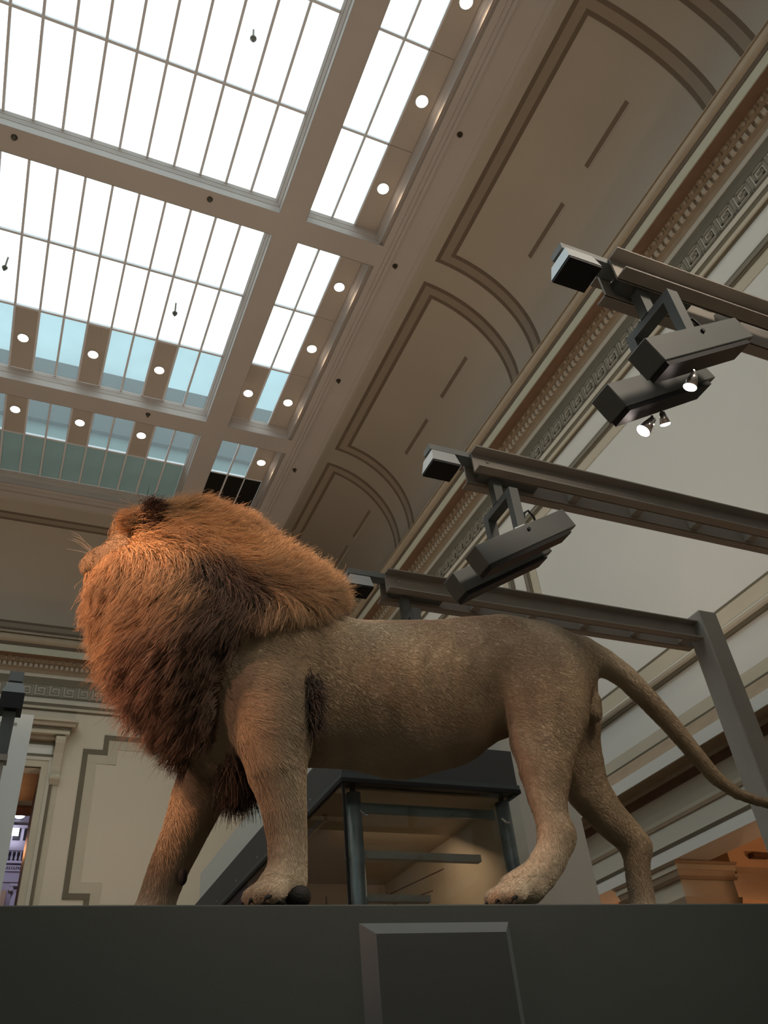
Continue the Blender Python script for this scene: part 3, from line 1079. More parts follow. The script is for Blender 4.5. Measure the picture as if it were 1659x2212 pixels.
def painted_frame(axis, t0, t1, so, si, parent_s1, bottom=None):
    lw = 0.075
    ls = lw / 3.2
    W = 0.30
    for (a, b_, m, off) in ((0.0, lw, 'border_dark', 0.008), (lw, W - lw, 'border_mid', 0.006), (W - lw, W, 'border_dark', 0.008)):
        sa, sb = so + (si - so) * a / W, so + (si - so) * b_ / W
        mb = MB()
        cove_strip(mb, sa, sb, t0 + a, t1 - a, off, axis, 3)
        e = parent_s1 if bottom is None else bottom - (si - so) * a / W
        cove_strip(mb, sb, e, t0 + a, t0 + b_, off, axis, 26)
        cove_strip(mb, sb, e, t1 - b_, t1 - a, off, axis, 26)
        if bottom is not None:
            cove_strip(mb, bottom - (si - so) * b_ / W, bottom - (si - so) * a / W, t0 + a, t1 - a, off, axis, 3)
        mb.build('painted_border', m, ceiling)


for k in range(-1, 3):
    y0, y1 = 2.90 + 5.75 * k, 8.14 + 5.75 * k
    painted_frame('y', y0, min(y1, 19.3), 0.072, 0.168, 1.12)
painted_frame('x', -7.6, 5.2, 0.150, 0.232, 1.2, bottom=1.15)

# slot vents in the right cove
for y0, y1 in ((-1.85, -0.65), (0.05, 1.25), (3.9, 5.1), (5.84, 7.02), (9.63, 10.84), (11.58, 12.78), (15.05, 16.22), (16.66, 17.83)):
    mb = MB()
    cove_strip(mb, 0.560, 0.588, y0, y1, 0.012, 'y', 3, 0.012)
    vn = mb.build('slot_vent', 'vent', ceiling)
    mb = MB()
    cove_strip(mb, 0.589, 0.594, y0 - 0.02, y1 + 0.02, 0.016, 'y', 2, 0.016)
    mb.build('vent_lip', 'plaster', vn)

# ---------------------------------------------------------------- main cornice (both walls)
def cornice_part(mb, prof, wall):
    if wall == 'r':
        mb.extrude([(-p, 0, z) for p, z in prof], (XW, YF, 0), (XW, YW, 0))
    else:
        mb.extrude([(0, -p, z) for p, z in prof], (XL, YW, 0), (XW, YW, 0))


def close(pr):
    return pr + [(-0.02, pr[-1][1]), (-0.02, pr[0][1])]


torus = [(0.40, 12.58)] + [(0.405 + 0.132 * math.cos(a), 12.455 + 0.128 * math.sin(a)) for a in np.linspace(1.45, -1.5, 12)]
SECT = [
    ('torus_moulding', 'gold', [(0.30, 12.61), (0.50, 12.61), (0.505, 12.585)] + torus[1:]),
    ('dark_fillet', 'fillet', [(0.47, 12.345), (0.47, 12.255)]),
    ('corona', 'pale', [(0.46, 12.255), (0.46, 12.07), (0.44, 12.07), (0.44, 12.13)]),
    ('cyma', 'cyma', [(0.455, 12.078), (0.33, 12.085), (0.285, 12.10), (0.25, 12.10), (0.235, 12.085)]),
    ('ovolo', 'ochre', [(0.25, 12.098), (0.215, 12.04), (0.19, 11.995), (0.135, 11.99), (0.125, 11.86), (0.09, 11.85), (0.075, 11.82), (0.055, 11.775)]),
    ('light_fillet', 'keyground', [(0.055, 11.772), (0.05, 11.685)]),
    ('dark_band', 'olive', [(0.040, 11.68), (0.030, 11.60), (0.036, 11.59), (0.022, 11.50)]),
    ('key_ground', 'keyground', [(0.012, 11.50), (0.012, 11.185)]),
    ('lower_fillet', 'olive', [(0.025, 11.185), (0.022, 11.14)]),
    ('bed_moulding', 'keyground', [(0.045, 11.14), (0.085, 11.08), (0.085, 11.00)]),
    ('lower_line', 'olive', [(0.075, 11.0), (0.06, 10.925)]),
    ('lower_bead', 'wall_cream', [(0.065, 10.925), (0.06, 10.865)]),
    ('foot_line', 'olive', [(0.035, 10.865), (0.015, 10.835)]),  # thin olive line at the foot of the cornice
]
for wall, tn in (('r', 'trim_1'), ('e', 'trim_2')):
    root = None
    for nm, m, pr in SECT:
        mb = MB()
        cornice_part(mb, close(pr), wall)
        if root is None:
            root = mb.build(tn, m)
            root['kind'] = 'structure'
        else:
            mb.build(nm, m, root)
    if wall == 'r':
        trim_r = root
    else:
        trim_e = root

# dentils, eggs and key pattern: one mesh each, copied
den_me = MB().box((-0.036, -0.035, 0), (0.036, 0.035, 0.088)).mesh('dentil')
den_me.materials.append(M['dentil'])
bm = bmesh.new()
bmesh.ops.create_icosphere(bm, subdivisions=1, radius=1)
bm.transform(Matrix.Diagonal((0.036, 0.048, 0.062, 1)))
egg_me = bpy.data.meshes.new('egg')
bm.to_mesh(egg_me)
bm.free()
egg_me.materials.append(M['egg'])
egg_me.polygons.foreach_set('use_smooth', [True] * len(egg_me.polygons))
dart_me = MB().raw([(-0.012, -0.022, 0.055), (-0.012, 0.022, 0.055), (0.012, -0.022, 0.055), (0.012, 0.022, 0.055), (-0.02, 0, -0.055), (0.005, 0, -0.055)], [(0, 1, 3, 2), (0, 4, 1), (2, 3, 5), (0, 2, 5, 4), (1, 4, 5, 3)]).mesh('dart')
dart_me.materials.append(M['ochre'])


def key_mesh(mirror=False):
    mb = MB()
    W, H, t = 0.335, 0.300, 0.043

    def seg(x0, y0, x1, y1):
        a, b_ = min(x0, x1) - t / 2, max(x0, x1) + t / 2
        c, d = min(y0, y1) - t / 2, max(y0, y1) + t / 2
        mb.box((-0.016, a, c), (0.0, b_, d))
    x = [0.028, 0.096, 0.166, 0.236, 0.306]
    z = [0.027, 0.108, 0.185, 0.272]
    seg(x[0], z[0], x[0], z[3])
    seg(x[0], z[3], x[3], z[3])
    seg(x[3], z[3], x[3], z[1])
    seg(x[3], z[1], x[1], z[1])
    seg(x[1], z[1], x[1], z[2])
    seg(x[1], z[2], x[2], z[2])
    seg(x[0], z[0], x[4], z[0])
    seg(x[4], z[0], x[4], z[3])
    me = mb.mesh('key')
    me.materials.append(M['key'])
    return me


key_me = key_mesh()


def put(name, me, loc, rz, parent):
    o = bpy.data.objects.new(name, me)
    o.location = loc
    o.rotation_euler = (0, 0, rz)
    o.parent = parent
    coll.objects.link(o)
    return o


n = 0
y = 1.2
while y < YW - 0.2:
    put('dentil', den_me, (XW - 0.135, y, 11.885), 0, trim_r)
    y += 0.1205
y = 1.2
while y < YW - 0.3:
    put('egg', egg_me, (XW - 0.225, y, 12.045), 0, trim_r)
    put('dart', dart_me, (XW - 0.225, y + 0.0883, 12.045), 0, trim_r)
    y += 0.1765
y = 0.9
while y < YW - 0.4:
    put('key', key_me, (XW - 0.012, y, 11.192), 0, trim_r)
    y += 0.335
x = -2.6
while x < 6.6:
    put('dentil', den_me, (x, YW - 0.135, 11.885), -math.pi / 2, trim_e)
    x += 0.1205
x = -2.6
while x < 6.6:
    put('egg', egg_me, (x, YW - 0.225, 12.045), -math.pi / 2, trim_e)
    put('dart', dart_me, (x + 0.0883, YW - 0.225, 12.045), -math.pi / 2, trim_e)
    x += 0.1765
x = -2.6
while x < 6.8:
    put('key', key_me, (x + 0.335, YW - 0.012, 11.192), math.pi / 2, trim_e)
    x += 0.335

# ---------------------------------------------------------------- right wall: panel frames, rails and lower entablature
def rbox(nm, m, y0, y1, z0, z1, p, parent=None):
    return MB().box((XW - p, y0, z0), (XW + 0.02, y1, z1)).build(nm, m, parent or wall_right)


def frame_r(ya, yb, zt, zb):
    for o, w, m, p in ((0.0, 0.05, 'olive', 0.035), (0.05, 0.11, 'key', 0.05), (0.11, 0.15, 'olive', 0.03), (0.15, 0.34, 'wall_cream', 0.012)):
        rbox('panel_frame', m, ya + o, yb - o, zt - w, zt - o, p)
        rbox('panel_frame', m, ya + o, ya + w, zb, zt - w, p)
        rbox('panel_frame', m, yb - w, yb - o, zb, zt - w, p)


frame_r(-4.5, 9.93, 10.42, 6.5)
frame_r(10.28, 19.6, 10.42, 6.5)
rbox('thin_line', 'olive', YF, YW, 6.51, 6.54, 0.016)
rbox('rail_band', 'wall_cream', YF, YW, 6.28, 6.51, 0.012)
mb = MB()
cornice_part(mb, close([(0.012, 6.29), (0.05, 6.285), (0.085, 6.262), (0.10, 6.235), (0.085, 6.205), (0.05, 6.185)]), 'r')
mb.build('rail_moulding', 'keyground', wall_right)
mb = MB()
cornice_part(mb, close([(0.055, 6.185), (0.04, 6.145)]), 'r')
mb.build('rail_shadow', 'olive', wall_right)  # olive strip stands in for the shadow under the moulding
LOW = [
    ('cream_band', 'wall_cream', [(0.015, 5.66), (0.015, 5.505)]),
    ('dark_line', 'olive', [(0.035, 5.505), (0.03, 5.465)]),
    ('upper_cyma', 'ochre', [(0.05, 5.47), (0.09, 5.43), (0.15, 5.33), (0.21, 5.255), (0.23, 5.235)]),
    ('corona', 'wall', [(0.24, 5.235), (0.24, 5.085)]),
    ('soffit', 'ochre', [(0.235, 5.088), (0.20, 5.078), (0.03, 5.06), (0.02, 5.01)]),
    ('dark_band', 'wood', [(0.018, 5.012), (0.006, 4.90)]),  # dark strip painted in for the shadow below the soffit
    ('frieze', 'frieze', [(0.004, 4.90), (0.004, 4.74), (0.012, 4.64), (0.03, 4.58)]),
    ('band', 'ochre', [(0.05, 4.58), (0.045, 4.535)]),
    ('architrave', 'keyground', [(0.030, 4.535), (0.030, 4.315)]),
    ('dark_line', 'olive', [(0.045, 4.315), (0.035, 4.275)]),
    ('lower_fascia', 'wall', [(0.030, 4.275), (0.030, 4.14)]),
]
for nm, m, pr in LOW:
    mb = MB()
    cornice_part(mb, close(pr), 'r')
    mb.build(nm, m, wall_right)

# piers with stepped capitals carrying the wall
def pier(y0, y1, label):
    t = empty('pier', (0, 0, 0))
    xa, xb = XW, XW + 0.95
    MB().box((xa + 0.10, y0 + 0.10, 0), (xb - 0.10, y1 - 0.10, 3.62)).build('shaft', 'wall_cream', t)
    prev = None
    for z0, z1, o0, o1, m in ((3.54, 3.62, 0.06, 0.06, 'wall_cream'), (3.62, 3.73, 0.045, 0.02, 'gold'), (3.73, 3.93, 0.05, 0.05, 'wall_cream'), (3.93, 3.965, 0.02, 0.0, 'ochre'), (3.965, 4.04, 0.03, 0.01, 'gold'), (4.04, 4.105, 0.0, 0.0, 'wall_cream'), (4.105, 4.138, -0.015, -0.03, 'ochre')):
        v = [(xa + o0, y0 + o0, z0), (xb - o0, y0 + o0, z0), (xb - o0, y1 - o0, z0), (xa + o0, y1 - o0, z0), (xa + o1, y0 + o1, z1), (xb - o1, y0 + o1, z1), (xb - o1, y1 - o1, z1), (xa + o1, y1 - o1, z1)]
        MB().raw(v, [(0, 3, 2, 1), (4, 5, 6, 7), (0, 1, 5, 4), (1, 2, 6, 5), (2, 3, 7, 6), (3, 0, 4, 7)]).build('capital_step', m, t)
    tag(t, label, 'pier', 'piers under the right wall')
    return t


pier(8.31, 9.57, 'stepped stone pier capital under the right wall behind the tail')
pier(2.56, 3.82, 'nearer stone pier under the right wall, outside the view')

# aisle behind the piers
aisle = MB()
aisle.box((13.0, YF, 0), (13.3, YW, 5.2))
wall_aisle = struct('wall_aisle', aisle, 'orange_wall')
acl = struct('ceiling_aisle', MB().box((XW + 0.5, YF, 4.95), (13.3, YW, 5.2)), 'orange_wall')
MB().box((8.66, 8.40, 4.10), (13.0, 9.5, 4.96)).build('aisle_beam', 'orange_wall', acl)
MB().box((8.66, 8.35, 4.02), (13.0, 9.55, 4.10)).build('beam_moulding', 'gold', acl)
MB().box((8.22, 9.6, 4.62), (8.55, 19, 4.96)).build('aisle_moulding', 'orange_wall', acl)
MB().box((9.4, -2, 4.70), (9.62, 8.4, 4.96)).build('aisle_moulding', 'orange_wall', acl)
MB().box((9.0, 8.30, 4.22), (9.30, 8.41, 4.28)).build('vent_slot', 'wood', acl)
dp = MB().box((9.05, 7.4, 0.0), (12.6, 7.6, 3.72)).build('screen_wall', 'wood')
tag(dp, 'dark red brown screen wall in the aisle beyond the pier', 'screen')

# ---------------------------------------------------------------- end wall: door surround, wall panel, room beyond
def ebox(nm, m, x0, x1, z0, z1, p, parent=None, y1=0.02):
    return MB().box((x0, YW - p, z0), (x1, YW + y1, z1)).build(nm, m, parent or wall_back)


door = MB().box((DX1, YW - 0.06, 0), (DX1 + 0.15, YW + 0.05, DZ + 0.15)).box((DX0 - 0.15, YW - 0.06, 0), (DX0, YW + 0.05, DZ + 0.15)).box((DX0, YW - 0.06, DZ), (DX1, YW + 0.05, DZ + 0.15))
door1 = struct('door_1', door, 'wall_cream')
for o, w, m, p in ((0.15, 0.23, 'keyground', 0.08), (0.23, 0.30, 'olive', 0.05), (0.30, 0.42, 'wall_cream', 0.02)):
    MB().box((DX1 + o, YW - p, 0), (DX1 + w, YW + 0.02, DZ + w)).box((DX0 - w, YW - p, 0), (DX0 - o, YW + 0.02, DZ + w)).box((DX0 - o, YW - p, DZ + o), (DX1 + o, YW + 0.02, DZ + w)).build('architrave', m, door1)
MB().box((DX0 - 0.18, YW - 0.03, 9.74), (DX1 + 0.18, YW + 0.02, 9.97)).build('frieze_panel', 'wall', door1)
MB().box((DX0 - 0.24, YW - 0.045, 9.97), (DX1 + 0.24, YW + 0.02, 10.06)).build('frieze_line', 'olive', door1)
MB().box((DX0 - 0.24, YW - 0.045, 9.68), (DX1 + 0.24, YW + 0.02, 9.74)).build('frieze_line', 'olive', door1)
for z0, z1, p, e, m in ((10.06, 10.17, 0.16, 0.40, 'ochre'), (10.17, 10.27, 0.26, 0.50, 'wall_cream'), (10.27, 10.33, 0.29, 0.53, 'olive'), (10.33, 10.44, 0.34, 0.60, 'gold'), (10.44, 10.50, 0.38, 0.66, 'wall_cream')):
    MB().box((DX0 - e, YW - p, z0), (DX1 + e, YW + 0.02, z1)).build('hood_step', m, door1)
for s in (DX1 + 0.22, DX0 - 0.42):
    pr = [(0.30, 10.10), (0.28, 9.95), (0.17, 9.75), (0.10, 9.45), (0.09, 9.28), (0.13, 9.20), (0.12, 9.10), (0.05, 9.03), (0.0, 9.03), (-0.02, 9.03), (-0.02, 10.10)]
    MB().extrude([(0, -p, z) for p, z in pr], (s, YW, 0), (s + 0.20, YW, 0)).build('console', 'wall_cream', door1)
    MB().cyl((s - 0.01, YW - 0.10, 9.17), (s + 0.21, YW - 0.10, 9.17), 0.075, n=14).build('scroll', 'wall_cream', door1)
    MB().cyl((s - 0.01, YW - 0.22, 10.03), (s + 0.21, YW - 0.22, 10.03), 0.085, n=14).build('scroll', 'wall_cream', door1)
rev = struct('door_2', MB().box((DX0 - 0.4, YW + 0.4, DZ), (DX1 + 0.4, 22.3, 10.2)).box((DX1, YW + 0.39, 0), (DX1 + 0.4, 22.3, DZ)), 'wood')


def step_frame(inset, w, m, p, flip=False):
    """shouldered rectangular frame on the end wall"""
    xa, xb, sh, zt, zs, zb = 1.45 + inset, 6.55 - inset, 0.45, 10.33 - inset, 9.95 - inset, 6.15 + inset
    zs2 = 6.58 + inset
    path = [(xa, zs2), (xa, zs), (xa + sh, zs), (xa + sh, zt), (xb - sh, zt), (xb - sh, zs), (xb, zs), (xb, zs2), (xb - sh, zs2), (xb - sh, zb), (xa + sh, zb), (xa + sh, zs2), (xa, zs2)]
    mb = MB()
    h = w / 2
    for i, ((x0, z0), (x1, z1)) in enumerate(zip(path[:-1], path[1:])):
        mb.box((min(x0, x1) - h, YW - p - 0.0015 * (i % 2) - 0.0003 * i, min(z0, z1) - h), (max(x0, x1) + h, YW + 0.02, max(z0, z1) + h))
    mb.build('panel_frame', m, wall_back)


step_frame(0.06, 0.12, 'olive', 0.022)
step_frame(0.23, 0.22, 'wall_cream', 0.012)

# room beyond the door
rot = struct('wall_rotunda', MB().box((-9, 32, 0), (6, 32.4, 15)), 'rotunda')
struct('wall_rotunda_side', MB().box((4.6, 22.3, 0), (5, 32, 15)).box((-9, 22.3, 0), (-8.6, 32, 15)), 'orange_wall')
struct('ceiling_rotunda', MB().box((-9, 20.5, 14.6), (6, 32.4, 15)), 'rotunda')
rb = struct('trim_3', MB().box((-7, 24.0, 9.86), (4.6, 24.4, 10.6)), 'orange_wall')
MB().box((-7, 23.9, 10.15), (4.6, 24.0, 10.25)).build('band', 'gold', rb)
MB().box((-7, 23.9, 9.80), (4.6, 24.5, 9.87)).build('band', 'wood', rb)
for x0, x1 in ((0.05, 0.30), (0.40, 0.62), (0.74, 1.3), (-0.9, -0.1)):
    MB().box((x0, 31.93, 11.50), (x1, 32.02, 11.88)).build('window_opening', 'black', rot)
MB().box((-6, 31.8, 11.90), (4, 32.02, 11.95)).build('sill', 'rotunda', rot)
for x0 in (0.20, 0.34, 0.48, 0.62, 0.76):
    MB().tube([(x0, 31.9, 10.78), (x0, 31.9, 10.86), (x0, 31.9, 10.97), (x0, 31.9, 11.08)], [0.03, 0.05, 0.025, 0.035], 8).build('baluster', 'rotunda', rot)
MB().box((0.1, 31.97, 10.78), (0.85, 32.01, 11.08)).build('baluster_recess', 'black', rot)
MB().box((-6, 31.75, 11.08), (4, 32.02, 11.16)).build('handrail', 'rotunda', rot)
for z0, z1, p in ((10.66, 10.74, 0.25), (10.56, 10.60, 0.2), (10.44, 10.50, 0.10), (10.10, 10.13, 0.06)):
    MB().box((-6, 32 - p, z0), (4, 32.02, z1)).build('cornice_band', 'rotunda', rot)
for i in range(14):
    MB().box((0.0 + i * 0.07, 31.84, 10.505), (0.04 + i * 0.07, 32.01, 10.56)).build('dentil', 'rotunda', rot)
cl = empty('column', (0.78, 31.4, 0))
MB().cyl((0, 0, 0), (0, 0, 9.6), 0.14, 0.12, 18).build('shaft', 'rotunda', cl, True)
MB().box((-0.2, -0.2, 9.78), (0.2, 0.2, 9.86)).build('abacus', 'rotunda', cl)
for s in (-0.15, 0.15):
    MB().cyl((s, -0.19, 9.70), (s, 0.19, 9.70), 0.075, n=14).build('volute', 'rotunda', cl)
tag(cl, 'pale scrolled column in the room beyond the doorway', 'column')
bn = MB().box((-1.2, 31.85, 0), (0.52, 32.0, 9.82)).build('wall_hanging', 'orange_wall')
tag(bn, 'orange brown hanging beside the column beyond the doorway', 'banner')
fl = empty('floodlight', (0.47, 31.0, 12.0))
blob('lens', (0, 0, 0.0), (0.17, 0.06, 0.10), 'cool_bulb', fl)
MB().box((-0.15, 0.05, -0.12), (0.15, 0.25, 0.12)).build('housing', 'black', fl)
tag(fl, 'bright white floodlight glowing in the room beyond the doorway', 'lamp')
w2 = MB().box((0.30, 31.6, 11.52), (0.56, 31.62, 11.78)).build('lightbox', 'cool_bulb')
tag(w2, 'small glowing white square under the floodlight beyond the doorway', 'lamp')

# ---------------------------------------------------------------- recessed ceiling lamps and sprinklers
ORD = ['first', 'second', 'third', 'fourth', 'fifth', 'sixth', 'seventh', 'eighth', 'ninth', 'tenth', 'eleventh', 'twelfth']
ring_me = None


def downlight(x, y, label, group, on=True):
    global ring_me
    t = empty('ceiling_lamp', (x, y, ZG - 0.02))
    if ring_me is None:
        v, f = [], []
        n = 24
        for r, z in ((0.118, 0.0), (0.124, -0.012), (0.108, -0.016), (0.100, -0.004), (0.092, 0.03)):
            v += [(r * math.cos(2 * math.pi * i / n), r * math.sin(2 * math.pi * i / n), z) for i in range(n)]
        for k in range(4):
            f += [(k * n + i, k * n + (i + 1) % n, (k + 1) * n + (i + 1) % n, (k + 1) * n + i) for i in range(n)]
        ring_me = MB().raw(v, f).mesh('trim_ring')
        ring_me.materials.append(M['alu'])
        bm = bmesh.new()
        bmesh.ops.create_uvsphere(bm, u_segments=20, v_segments=10, radius=1)
        bm.transform(Matrix.Diagonal((0.098, 0.098, 0.040, 1)))
        downlight.lens = bpy.data.meshes.new('lens')
        bm.to_mesh(downlight.lens)
        bm.free()
        downlight.lens.materials.append(M['bulb'])
    put('trim_ring', ring_me, (0, 0, 0), 0, t)
    put('lens', downlight.lens, (0, 0, 0.0), 0, t)
    tag(t, label, 'lamp', group)
    l = lamp('ceiling_lamp_light', 'SPOT', (x, y, ZG - 0.09), DOWN_W, (1.0, 0.70, 0.44), (x, y, 0), spot_size=math.radians(130), spot_blend=1.0, shadow_soft_size=0.09)
    return t


side = sorted([d for d in DOWNLIGHTS if d[2] == 'side'], key=lambda d: -d[1])
for i, d in enumerate(side):
    downlight(d[0], d[1], '%s recessed lamp from the far end along the right side skylights' % ORD[i], 'lamps along the side skylights')
for b, words in ((2, 'in the far row of the middle skylight'), (3, 'in the near row of the teal end skylight')):
    row = sorted([d for d in DOWNLIGHTS if d[2] == 'main' and d[3] == b], key=lambda d: -d[0])
    for i, d in enumerate(row):
        downlight(d[0], d[1], '%s recessed lamp from the right %s' % (ORD[i], words), 'lamps in the main skylight panels')
for d in DOWNLIGHTS:
    if d[2] == 'odd':
        downlight(d[0], d[1], 'recessed lamp in the left panel of the narrow side skylight', 'lamps along the side skylights')


def sprinkler(x, y, z, label, pend=0.0):
    t = empty('sprinkler', (x, y, z))
    MB().cyl((0, 0, pend), (0, 0, -0.02), 0.018, n=8).build('stem', 'brass', t)
    MB().cyl((0, 0, 0.0), (0, 0, -0.035), 0.055, 0.045, 12).build('cup', 'brass', t)
    MB().cyl((0, 0, -0.035), (0, 0, -0.10), 0.042, 0.012, 10).build('deflector', 'brass', t)
    tag(t, label, 'sprinkler', 'sprinkler heads on the ceiling')


for i, y in enumerate((14.92, 11.74, 8.52, 5.67)):
    sprinkler(5.17, y, ZC, '%s dark sprinkler head from the far end on the ceiling border' % ORD[i])
sprinkler(1.41, 8.35, ZC, 'dark sprinkler head on the upper cross beam, right one')
sprinkler(-1.89, 8.35, ZC, 'dark sprinkler head on the upper cross beam, left one')
sprinkler(1.37, 14.10, ZC, 'dark sprinkler head on the lower cross beam near the teal panes')
sprinkler(1.39, 5.44, ZC, 'sprinkler head hanging below the topmost skylight panes', 0.32)
sprinkler(1.35, 11.07, ZC, 'sprinkler head hanging below the middle skylight, right one', 0.32)
sprinkler(-1.87, 11.05, ZC, 'sprinkler head hanging below the middle skylight, left one', 0.32)

# ---------------------------------------------------------------- plinth
plinth = empty('plinth')
plinth.matrix_world = PL_M
body = MB().box((-1.7, 0, -2.04), (3.7, 0.80, 0)).build('plinth_body', 'plinth', plinth)
bevel(body, 0.004, 2)
o0, o1, i0, i1, zt, zi, dp_ = 0.859, 1.292, 0.892, 1.262, -0.046, -0.078, -0.034
v = [(o0, 0, zt), (o1, 0, zt), (o1, 0, -1.5), (o0, 0, -1.5), (i0, dp_, zi), (i1, dp_, zi), (i1, dp_, -1.46), (i0, dp_, -1.46)]
pn = MB().raw(v[4:], [(0, 1, 2, 3)]).raw([(a, b + 0.01, c) for a, b, c in v[4:]], [(3, 2, 1, 0)]).build('panel_face', 'plinth2', plinth)
MB().raw(v, [(0, 1, 5, 4), (1, 2, 6, 5), (2, 3, 7, 6), (3, 0, 4, 7)]).build('panel_bevel', 'plinth_edge', plinth)
tag(plinth, 'long dark grey plinth with a framed front panel under the lion', 'plinth')

# ---------------------------------------------------------------- lighting gantries
AX, AZ = 1.875, 4.35


def gantry(y0, label, xe=AX):
    t = empty('lighting_gantry', (xe, y0, AZ))
    L_ = 4.32 - xe
    for nm, ya, s in (('channel', 0.060, -1), ('channel', 0.143, 1)):
        mb = MB()
        mb.box((0, ya - 0.004, -0.14), (L_, ya + 0.004, 0))
        a, b = (ya - 0.06, ya) if s < 0 else (ya, ya + 0.055)
        mb.box((0, a, -0.008), (L_, b, 0))
        mb.box((0, a, -0.14), (L_, b, -0.132))
        mb.build(nm, 'steel', t)
    x = 0.62
    while x < L_ - 0.1:
        MB().box((x, 0.064, -0.125), (x + 0.05, 0.139, -0.02)).build('spreader', 'steel', t)
        x += 0.42
    MB().box((0.05, 0.064, -0.12), (0.40, 0.139, -0.05)).build('mounting_block', 'box', t)
    MB().box((-0.235, 0.064, -0.035), (0.06, 0.135, 0.0)).build('end_bar', 'alu_grey', t)
    MB().box((-0.215, 0.075, -0.037), (-0.13, 0.125, -0.033)).build('bar_slot', 'black', t)
    MB().cyl((0.09, 0.052, -0.05), (0.09, 0.058, -0.05), 0.008, n=8).build('bolt', 'chrome', t)
    px = 4.285 - xe
    ps = MB().box((px, -0.04, -AZ), (px + 0.165, 0.125, 0.07)).build('post', 'steel', t)
    bevel(ps, 0.012, 2)
    tag(t, label, 'gantry', 'lighting gantries over the plinth')
    return t


def uplight(y0, label, xe=AX):
    t = empty('uplight', (xe - 0.168, y0 + 0.10, AZ - 0.13))
    a, b, c = 0.078, 0.065, 0.075
    v = [(-a, -b, 0), (a, -b, 0), (a, b, 0), (-a, b, 0), (-a * 0.86, -b * 0.8, c), (a * 0.80, -b * 0.8, c), (a * 0.80, b * 0.8, c), (-a * 0.86, b * 0.8, c)]
    MB().raw(v, [(4, 5, 6, 7), (0, 1, 5, 4), (1, 2, 6, 5), (2, 3, 7, 6), (3, 0, 4, 7)]).build('housing', 'alu', t)
    MB().box((-a + 0.002, -b + 0.002, -0.012), (a - 0.002, b - 0.002, 0.004)).build('base', 'black', t)
    MB().box((-0.05, -0.012, c), (-0.03, 0.012, c + 0.018)).build('bracket', 'alu', t)
    tag(t, label, 'lamp', 'uplights on the gantry ends')
    return t


def lamp_bank(y0, label, xe=AX):
    """yoke hanging from the gantry with two tilted slotted housings"""
    t = empty('lamp_bank', (xe, y0, AZ))
    MB().box((0.105, 0.07, -0.30), (0.155, 0.115, -0.141)).build('hanger', 'box', t)
    MB().box((0.105, -0.05, -0.335), (0.155, 0.215, -0.295)).build('yoke_bar', 'box', t)
    MB().box((0.105, -0.05, -0.56), (0.155, -0.01, -0.335)).build('yoke_leg', 'box', t)
    MB().box((0.105, 0.175, -0.56), (0.155, 0.215, -0.335)).build('yoke_leg', 'box', t)
    for cy in (-0.08, 0.14):
        mt = Matrix.Translation((0.0975, cy, 3.785 - AZ)) @ Matrix.Rotation(math.radians(-31.6), 4, 'Y')
        h = MB().box((-0.325, 0, -0.108), (0.325, 0.10, 0.0), mt).build('housing', 'box', t)
        bevel(h, 0.003, 1)
        MB().box((-0.318, 0.006, -0.128), (0.27, 0.094, -0.107), mt).build('skirt', 'black', h)
        MB().box((-0.310, 0.016, -0.114), (0.29, 0.022, -0.108), mt).build('rail', 'chrome', h)
        MB().cyl(mt @ Vector((0.03, -0.008, -0.03)), mt @ Vector((0.03, 0.0, -0.03)), 0.009, n=8).build('screw', 'black', h)
        MB().box((-0.02, 0.02, 0.0), (0.05, 0.07, 0.012), mt).build('mount_plate', 'alu', h)
    MB().tube([(0.17, -0.02, -0.47), (0.185, -0.02, -0.42), (0.21, -0.02, -0.40), (0.235, -0.02, -0.43), (0.24, -0.02, -0.49)], 0.006, 8).build('cable', 'black', t, True)
    tag(t, label, 'lamp', 'lamp banks under the gantries')
    return t


G1, G2, G3 = 1.345, 2.58, 3.725
gantry(G1, 'nearest grey steel gantry arm at the upper right')
gantry(G2, 'middle grey steel gantry arm at the right')
gantry(G3, 'far grey steel gantry arm with its post behind the lion')
uplight(G1, 'black bottomed uplight on the end of the nearest gantry arm')
uplight(G2, 'black bottomed uplight on the end of the middle gantry arm')
uplight(G3, 'black bottomed uplight on the end of the far gantry arm')
lamp_bank(G1, 'charcoal twin lamp bank with lit spots under the nearest gantry arm')
lamp_bank(G2, 'charcoal twin lamp bank under the middle gantry arm')
lamp_bank(G3, 'charcoal twin lamp bank mostly hidden behind the lion back')


def spotlight(loc, aim, label, on=True, size=1.0):
    t = empty('spotlight', loc)
    d = Vector(aim).normalized()
    MB().cyl(-d * 0.07 * size, d * 0.0, 0.014 * size, 0.030 * size, 16).build('body', 'chrome', t, True)
    c = blob('lens', d * 0.002, (0.029 * size, 0.029 * size, 0.012 * size), 'spot_bulb', t, rot=d.to_track_quat('Z', 'Y').to_matrix().to_4x4())
    MB().tube([-d * 0.065 * size, -d * 0.07 * size + Vector((0, 0, 0.008)), -d * 0.07 * size + Vector((0, 0, 0.016))], 0.005, 6).build('stem', 'chrome', t)
    tag(t, label, 'lamp', 'lit spots under the nearest gantry')
    l = lamp('spot_light', 'SPOT', Vector(loc) + d * 0.03, SPOT_W, (1.0, 0.78, 0.62), Vector(loc) + d * 2, spot_size=math.radians(70), spot_blend=0.6, shadow_soft_size=0.03)
    return t


spotlight((AX + 0.045, G1 - 0.005, 3.527), (-0.25, 0.45, -0.75), 'single glowing spot under the upper housing of the lamp bank', size=0.8)
spotlight((AX + 0.027, G1 + 0.235, 3.532), (-0.55, 0.45, -0.65), 'brightest glowing spot at the lower left of the lamp bank', size=0.9)
spotlight((AX + 0.129, G1 + 0.215, 3.580), (0.35, 0.40, -0.75), 'small glowing spot right of the brightest one', size=0.65)

